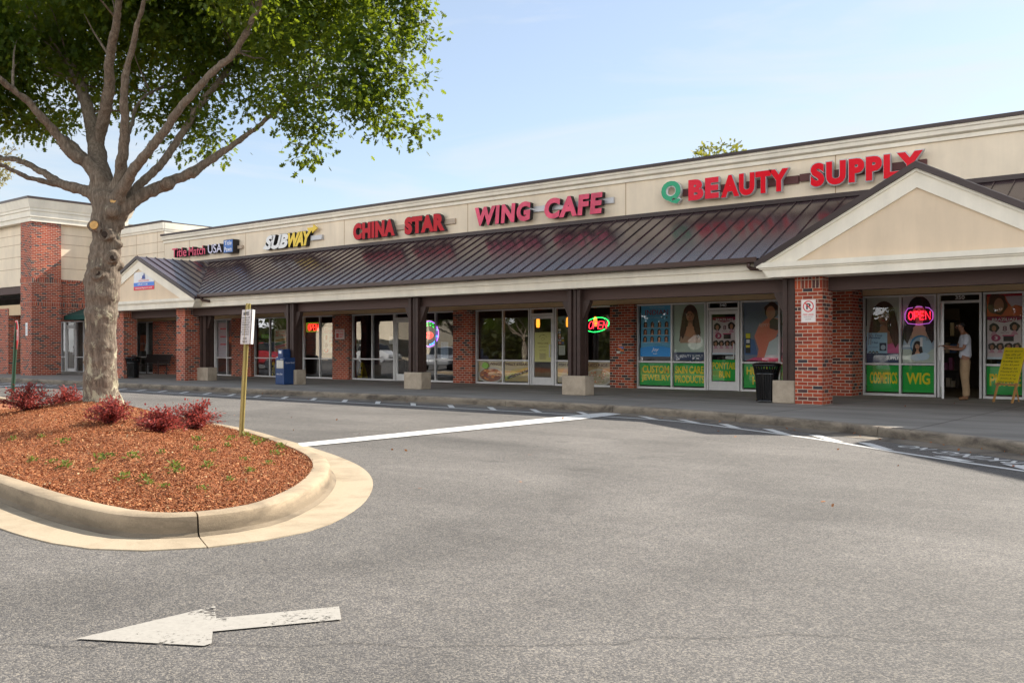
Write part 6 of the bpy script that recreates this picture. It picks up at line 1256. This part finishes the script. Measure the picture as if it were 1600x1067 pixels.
b = MB(); hx = [(-170 + i*4, 4.2 + 1.2*math.sin(i*0.9) + 1.4*math.sin(i*2.3)) for i in range(60)]
b.add([(x, -49, ZA) for x, h in hx] + [(x, -56, h) for x, h in hx] + [(x, -75, h*0.9) for x, h in hx], [(i + r*60, i+1 + r*60, i+61 + r*60, i+60 + r*60) for i in range(59) for r in range(2)])
tag(b.build('wooded_hill', mat('dark wooded ground', (0.018, 0.026, 0.010), 0.95, var=0.5, vscale=0.6)), kind='structure')
b = MB(); b.quad((-170, -47, ZA + 0.006), (-170, -80, ZA + 0.006), (60, -80, ZA + 0.006), (60, -47, ZA + 0.006)); tag(b.build('grass_verge', mat('dry grass', (0.13, 0.12, 0.035), 0.95, var=0.4, vscale=3)), kind='structure')
# tan store across the car park
t = thing('tan_store_building', 'plain tan store across the car park mirrored in the glass doors', 'building', (-84, -34, 0))
MB().box(-100, -79, -44, -34, ZA, 5.2).build('wall', BEIGE, t); MB().box(-100.2, -78.8, -44.2, -33.8, 5.2, 5.6).build('parapet', CREAM, t); MB().box(-96, -82, -34.0, -33.95, 0.3, 2.4).build('window', GLASS, t)

# ------------------------------------------------------------------ cars behind the photographer
def car(loc, rz, col, label, suv=False):
    t = thing('parked_car', label, 'car', loc, None, rz); paint = mat('car paint %.2f %.2f %.2f' % col, col, 0.22, 0.1, spec=0.7); gm = mat('dark car glass', (0.01, 0.012, 0.014), 0.05, spec=0.8); rub = mat('tyre rubber', (0.015, 0.015, 0.016), 0.8); h = 0.22 if suv else 0
    def lc(b, nm, m, **kw): q = b.build(nm, m, None, **kw); q.parent = t; return q
    out = [(-2.25, 0.32), (2.2, 0.32), (2.28, 0.55), (2.2, 0.72+h*0.4), (1.1, 0.92+h), (0.9, 0.95+h), (-1.55, 0.98+h), (-2.2, 0.93+h), (-2.3, 0.6)]
    lc(MB().prism_y(out, -0.88, 0.88), 'body', paint, bevel=0.07)
    gh = [(1.05, 0.92+h), (0.35, 1.40+h*1.3), (-0.9, 1.43+h*1.3), (-1.75, 0.97+h)] if not suv else [(1.1, 0.95+h), (0.5, 1.45+h*1.3), (-1.8, 1.45+h*1.3), (-2.15, 0.97+h)]
    lc(MB().prism_y(gh, -0.74, 0.74), 'window', gm, bevel=0.05); zt = 1.43 + h*1.3
    lc(MB().prism_y([(gh[1][0]+0.03, zt-0.04), (gh[1][0]-0.1, zt+0.015), (gh[2][0]+0.1, zt+0.02), (gh[2][0]-0.03, zt-0.05)], -0.76, 0.76), 'roof', paint, bevel=0.01)
    for x in (-1.4, 1.38):
        for y in (-0.80, 0.80):
            b = MB(); [b.add([(x + r_*math.cos(2*math.pi*q/24), y + yy_, 0.33 + r_*math.sin(2*math.pi*q/24)) for yy_, r_ in ((-0.11, 0.30), (-0.11, 0.33), (0.11, 0.33), (0.11, 0.30)) for q in range(24)], [(i*24+q, i*24+(q+1) % 24, (i+1)*24+(q+1) % 24, (i+1)*24+q) for i in range(3) for q in range(24)])]
            wl = lc(b, 'wheel', rub); b = MB(); [b.add([(x, y + sg*0.10, 0.33)] + [(x + 0.30*math.cos(2*math.pi*q/20), y + sg*0.112, 0.33 + 0.30*math.sin(2*math.pi*q/20)) for q in range(20)], [(0, 1+q, 1+(q+1) % 20) for q in range(20)]) for sg in ((1,) if y > 0 else (-1,))]; q_ = b.build('rim', SILV, None); q_.parent = wl
    for y in (-0.62, 0.62): lc(MB().box(2.15, 2.27, y-0.16, y+0.16, 0.60+h*0.4, 0.72+h*0.4), 'headlight', pal((0.6, 0.6, 0.6)), bevel=0.02); lc(MB().box(-2.31, -2.18, y-0.16, y+0.16, 0.70+h*0.5, 0.86+h*0.5), 'tail_light', pal((0.5, 0.01, 0.01)), bevel=0.02)
    return t
car((-14.0, -3.2, ZA), R(12), (0.72, 0.72, 0.70), 'white saloon parked behind the photographer, nearest the shops'); car((-52, 8.6, ZA), R(8), (0.42, 0.02, 0.03), 'red estate car parked far along the shop front', True)
car((-41, 3.5, ZA), R(60), (0.35, 0.36, 0.38), 'silver car parked beyond the oak island'); car((-66, -14, ZA), R(0), (0.7, 0.7, 0.7), 'white tall car far across the car park', True); car((-29, -8, ZA), R(85), (0.02, 0.02, 0.025), 'black car parked in the middle of the car park'); car((-23.5, -9, ZA), R(88), (0.45, 0.03, 0.03), 'red saloon parked beside the black car'); car((-34, -10, ZA), R(90), (0.6, 0.6, 0.62), 'pale silver tall car parked left of the black car', True); car((-5.5, -8, ZA), R(84), (0.05, 0.08, 0.16), 'dark blue car parked right of the white saloon')

# ------------------------------------------------------------------ shrubs, ground plants, litter
SHL = leaf_mat('burgundy leaf', (0.10, 0.020, 0.022), (0.44, 0.090, 0.080), (0.62, 0.12, 0.09), 0.35); OVAL = np.array([(0, 0), (0.22, 0.25), (0.26, 0.55), (0, 1.0), (-0.26, 0.55), (-0.22, 0.25)]); STEM = mat('reddish stem', (0.08, 0.035, 0.025), 0.8)
def shrub(seed, base, R_, h, label, nst=105):
    g = random.Random(seed); t = thing('burgundy_shrub', label, 'shrub', base, 'burgundy shrubs round the oak'); b = MB(); C = []; Dd = []; B = Vector(base)
    for i in range(nst):
        a = g.uniform(0, 6.28); q = g.random()**0.55; ln = g.uniform(0.55, 1.25); e = Vector((math.cos(a)*R_*q*1.15, math.sin(a)*R_*q*1.15, h*(1.05 - 0.55*q*q)*ln)); m1 = Vector((e.x*0.35, e.y*0.35, e.z*0.7)); pts = [B, B + m1, B + e, B + e + Vector((math.cos(a)*0.06, math.sin(a)*0.06, g.uniform(-0.03, 0.03)))]
        b.tube(pts, [0.004, 0.003, 0.0018, 0.001], n=4, cap=False)
        for s_ in range(22):
            u = g.uniform(0.25, 1.0); p = (B + m1*(u/0.5)) if u < 0.5 else (B + m1.lerp(e, (u-0.5)/0.5)); p = p + Vector((g.gauss(0, .018), g.gauss(0, .018), g.gauss(0, .015))); C.append(p); Dd.append(e.normalized() + Vector((g.gauss(0, .6), g.gauss(0, .6), g.gauss(0, .4))))
    b.build('stems', STEM, t); leaf_mesh(np.array(C), np.array(Dd), 0.042, seed, 'foliage', SHL, t, 0.0, OVAL); return t
for sd_, x, y, R_, h, lb_ in [(41, -13.75, 5.98, 0.42, 0.36, 'large dark burgundy shrub at the left edge before the stop sign post'), (42, -15.15, 7.2, 0.26, 0.36, 'small bright burgundy shrub just left of the oak trunk'), (43, -11.75, 6.15, 0.28, 0.30, 'burgundy shrub at the foot of the oak trunk, in front'), (44, -10.2, 5.95, 0.29, 0.27, 'low burgundy shrub nearest the camera, right of the oak'), (45, -11.3, 7.1, 0.36, 0.36, 'fullest burgundy shrub right of the oak, nearest the white notice sign')]: shrub(sd_, (x, y, mound(x, y) - 0.01), R_, h, lb_)
TUFT = leaf_mat('small green leaf', (0.07, 0.11, 0.02), (0.20, 0.24, 0.05), (0.30, 0.36, 0.06), 0.3)
spots = [(65,685),(98,694),(20,690),(176,715),(210,718),(50,724),(80,727),(104,734),(310,691),(308,705),(332,708),(358,690),(357,700),(383,722),(385,684),(400,697),(418,728),(440,703),(433,713),(233,760),(256,765),(192,752),(228,752),(318,769),(272,732),(276,741),(252,711),(407,680),(415,686),(390,740),(145,740),(325,733),(412,692),(436,699),(395,690),(424,684),(360,754),(160,722)]
proto = None
for i, (px, py) in enumerate(spots):
    z = 0.06
    for _ in range(4): d = 1470*(1.12 - z)/(py - 546); p = at(px, py, d); z = mound(p.x, p.y) if inside(p.x, p.y) else z
    if not inside(p.x, p.y) or edge_dist(p.x, p.y) < 0.06: continue
    lb_ = 'small green ground cover plant in the bark mulch'
    if proto is None:
        proto = thing('ground_plant', lb_, 'plant', (p.x, p.y, z), 'small green plants in the mulch'); g = random.Random(8); C = []; Dd = []
        for s_ in range(26): a = g.uniform(0, 6.28); q = g.uniform(0, 0.055); C.append((p.x + q*math.cos(a), p.y + q*math.sin(a), z + g.uniform(0.01, 0.05))); Dd.append((math.cos(a), math.sin(a), 0.6))
        leaf_mesh(np.array(C), np.array(Dd), 0.034, 3, 'leaves', TUFT, proto, 0.0, OVAL)
    else: copy_tree(proto, None, (p.x, p.y, z), i*1.3, 0.85 + 0.7*((i*37 % 10)/10))
DRY = leaf_mat('fallen leaf', (0.22, 0.05, 0.02), (0.50, 0.22, 0.08), (0.3, 0.15, 0.05), 0.1); g = random.Random(12); C = []
for i in range(260):
    j = g.randrange(20, len(kp) - 1); q = kp[j].lerp(kp[j+1], g.random()); tn = (kp[j+1]-kp[j]).normalized(); dd = g.choice([g.uniform(0.04, 0.12), g.uniform(0.04, 0.5)]); 
    if q.x < -12 and g.random() < 0.6: continue
    C.append((q.x + tn.y*dd, q.y - tn.x*dd, ZA + 0.012))
for i in range(90): C.append((g.uniform(-24, 2), g.uniform(6, 15.5), ZA + 0.006))
for i in range(14): C.append((g.uniform(-14, -2), g.uniform(15.8, 21), 0.008))
C = np.array([c for c in C if not inside(c[0], c[1])]); gg = np.random.default_rng(4); dv = gg.normal(0, 1, C.shape); dv[:, 2] = 0.35; fl_ = leaf_mesh(C, dv*3, 0.045, 5, 'fallen_leaves', DRY, None, 0.0); tag(fl_, kind='stuff')
C = []; 
for i in range(500): x = -5.6 - 8*g.random()**1.3; y = g.uniform(3.3, 8.2); (inside(x, y) and C.append((x, y, mound(x, y) + 0.02)))
C = np.array(C); dv = gg.normal(0, 1, C.shape); dv[:, 2] = 0.3; tag(leaf_mesh(C, dv*2, 0.035, 6, 'leaf_litter', leaf_mat('pale dry leaf', (0.32, 0.18, 0.08), (0.62, 0.46, 0.26), (0.3, 0.2, 0.1), 0.05), None, 0.0), kind='stuff')

# ------------------------------------------------------------------ person in the doorway
PX, PY = -5.42, 22.55; ANG = R(203)
t = thing('person', 'person in pale grey t-shirt and khaki trousers reaching for the open shop door', 'person', (PX, PY, 0), rz=ANG)
def skin(nm, verts, edges, m, root=0, lvl=2):
    bm = bmesh.new(); ly = bm.verts.layers.skin.verify(); vv = []
    for i, (x, y, z, rx, ry) in enumerate(verts):
        v = bm.verts.new((x, y, z)); v[ly].radius = (rx, ry); v[ly].use_root = (i == root); vv.append(v)
    for a, b_ in edges: bm.edges.new((vv[a], vv[b_]))
    me = bpy.data.meshes.new(nm); bm.to_mesh(me); bm.free(); me.materials.append(m); o = bpy.data.objects.new(nm, me); scene.collection.objects.link(o); o.parent = t
    s_ = o.modifiers.new('skin', 'SKIN'); s_.use_smooth_shade = True; ss = o.modifiers.new('sub', 'SUBSURF'); ss.levels = lvl; ss.render_levels = lvl; return o
V = [(0, 0, 0.95, .12, .12), (0.01, 0, 1.12, .10, .115), (0.0, 0, 1.30, .11, .13), (0.02, 0, 1.42, .085, .10), (0.05, 0, 1.50, .048, .05), (0.085, 0, 1.575, .062, .058), (0.10, 0, 1.64, .085, .072), (0.095, 0, 1.69, .06, .055),
     (0.0, .15, 1.40, .058, .055), (0.02, .215, 1.33, .046, .046), (0.07, .235, 1.14, .037, .037), (0.20, .21, 1.12, .034, .034), (0.33, .17, 1.135, .026, .022), (0.37, .16, 1.14, .030, .016),
     (0.0, -.15, 1.40, .058, .055), (0.03, -.205, 1.32, .046, .046), (0.13, -.215, 1.16, .037, .037), (0.27, -.17, 1.17, .034, .034), (0.40, -.12, 1.20, .026, .022), (0.44, -.11, 1.205, .030, .016),
     (0, .09, 0.88, .085, .08), (0.01, .10, 0.68, .07, .07), (0.02, .105, 0.49, .052, .052), (-0.01, .11, 0.28, .048, .048), (-0.02, .11, 0.09, .034, .034), (0.08, .115, 0.035, .035, .028), (0.15, .12, 0.03, .03, .022),
     (0, -.09, 0.88, .085, .08), (0.01, -.10, 0.68, .07, .07), (-0.01, -.105, 0.49, .052, .052), (-0.05, -.11, 0.28, .048, .048), (-0.06, -.11, 0.09, .034, .034), (0.04, -.115, 0.035, .035, .028), (0.11, -.12, 0.03, .03, .022)]
Eg = [(0,1),(1,2),(2,3),(3,4),(4,5),(5,6),(6,7),(3,8),(8,9),(9,10),(10,11),(11,12),(12,13),(3,14),(14,15),(15,16),(16,17),(17,18),(18,19),(0,20),(20,21),(21,22),(22,23),(23,24),(24,25),(25,26),(0,27),(27,28),(28,29),(29,30),(30,31),(31,32),(32,33)]
n0 = len(V)
for hx, hy, hz, hi, sg in ((0.37, .16, 1.14, 13, 1), (0.44, -.11, 1.205, 19, -1)):
    for kf, (dy, ln) in enumerate(((-0.026, .065), (-0.009, .075), (0.009, .070), (0.026, .055))):
        a = len(V); V.append((hx + 0.035, hy + dy, hz + 0.004, .008, .008)); V.append((hx + 0.035 + ln*0.55, hy + dy*1.1, hz - 0.006, .0075, .0075)); V.append((hx + 0.035 + ln*0.9, hy + dy*1.1, hz - 0.03, .0065, .0065)); Eg += [(hi, a), (a, a+1), (a+1, a+2)]
    a = len(V); V.append((hx + 0.0, hy - sg*0.04, hz + 0.006, .009, .009)); V.append((hx + 0.04, hy - sg*0.052, hz - 0.006, .008, .008)); Eg += [(hi, a), (a, a+1)]
skin('body', V, Eg, mat('brown skin', (0.23, 0.105, 0.06), 0.5))
skin('t_shirt', [(0, 0, 0.90, .150, .165), (0.0, 0, 1.02, .135, .155), (0.0, 0, 1.20, .128, .150), (0.0, 0, 1.34, .125, .148), (0.02, 0, 1.44, .075, .10), (0.0, .17, 1.40, .072, .07), (0.02, .225, 1.31, .066, .062), (0.05, .24, 1.20, .062, .058), (0.0, -.17, 1.40, .072, .07), (0.03, -.215, 1.31, .066, .062), (0.09, -.22, 1.21, .062, .058)],
     [(0,1),(1,2),(2,3),(3,4),(3,5),(5,6),(6,7),(3,8),(8,9),(9,10)], mat('pale grey cotton', (0.42, 0.44, 0.50), 0.9, var=0.12, vscale=5, bump=0.6, bscale=12))
skin('trousers', [(0, 0, 0.96, .115, .13), (0, 0.0, 0.88, .12, .13), (0, .095, 0.80, .10, .098), (0.02, .105, 0.62, .095, .09), (0.02, .11, 0.45, .086, .082), (0.0, .115, 0.25, .083, .08), (-0.0, .115, 0.07, .082, .078), (0, -.095, 0.80, .10, .098), (0.01, -.105, 0.62, .095, .09), (-0.01, -.11, 0.45, .086, .082), (-0.04, -.115, 0.25, .083, .08), (-0.04, -.115, 0.07, .082, .078)],
     [(0,1),(1,2),(2,3),(3,4),(4,5),(5,6),(1,7),(7,8),(8,9),(9,10),(10,11)], mat('khaki cotton', (0.30, 0.205, 0.12), 0.9, var=0.18, vscale=6, bump=0.8, bscale=9))
skin('hair', [(0.05, 0, 1.60, .070, .074), (0.075, 0, 1.67, .088, .080), (0.085, 0, 1.715, .066, .062)], [(0,1),(1,2)], mat('black hair', (0.012, 0.010, 0.009), 0.7))
for sy, nm in ((.115, 'shoe'), (-.115, 'shoe')):
    dx = 0 if sy > 0 else -0.04; skin(nm, [(-0.05+dx, sy, 0.045, .045, .042), (0.06+dx, sy, 0.042, .048, .036), (0.16+dx, sy*1.04, 0.034, .040, .028)], [(0,1),(1,2)], mat('brown leather shoe', (0.16, 0.08, 0.035), 0.6))
b = MB(); b.tube([(0.168, 0, 1.645), (0.196, 0, 1.61), (0.175, 0, 1.60)], [.008, .014, .01], n=6); o = b.build('nose', mat('brown skin', (0, 0, 0)), None, smooth=True); o.parent = t
for sy in (-1, 1):
    b = MB(); b.tube([(0.09, sy*0.078, 1.60), (0.085, sy*0.088, 1.635), (0.095, sy*0.080, 1.655)], [.010, .016, .008], n=6); o = b.build('ear', mat('brown skin', (0, 0, 0)), None, smooth=True); o.parent = t
    b = MB(); b.tube([(0.168, sy*0.03, 1.648), (0.176, sy*0.03, 1.648)], [.011, .006], n=8); o = b.build('eye', pal((0.5, 0.5, 0.5)), None); o.parent = t
b = MB(); b.box(0.160, 0.178, -0.022, 0.022, 1.582, 1.589); o = b.build('mouth', pal((0.14, 0.04, 0.035)), None); o.parent = t
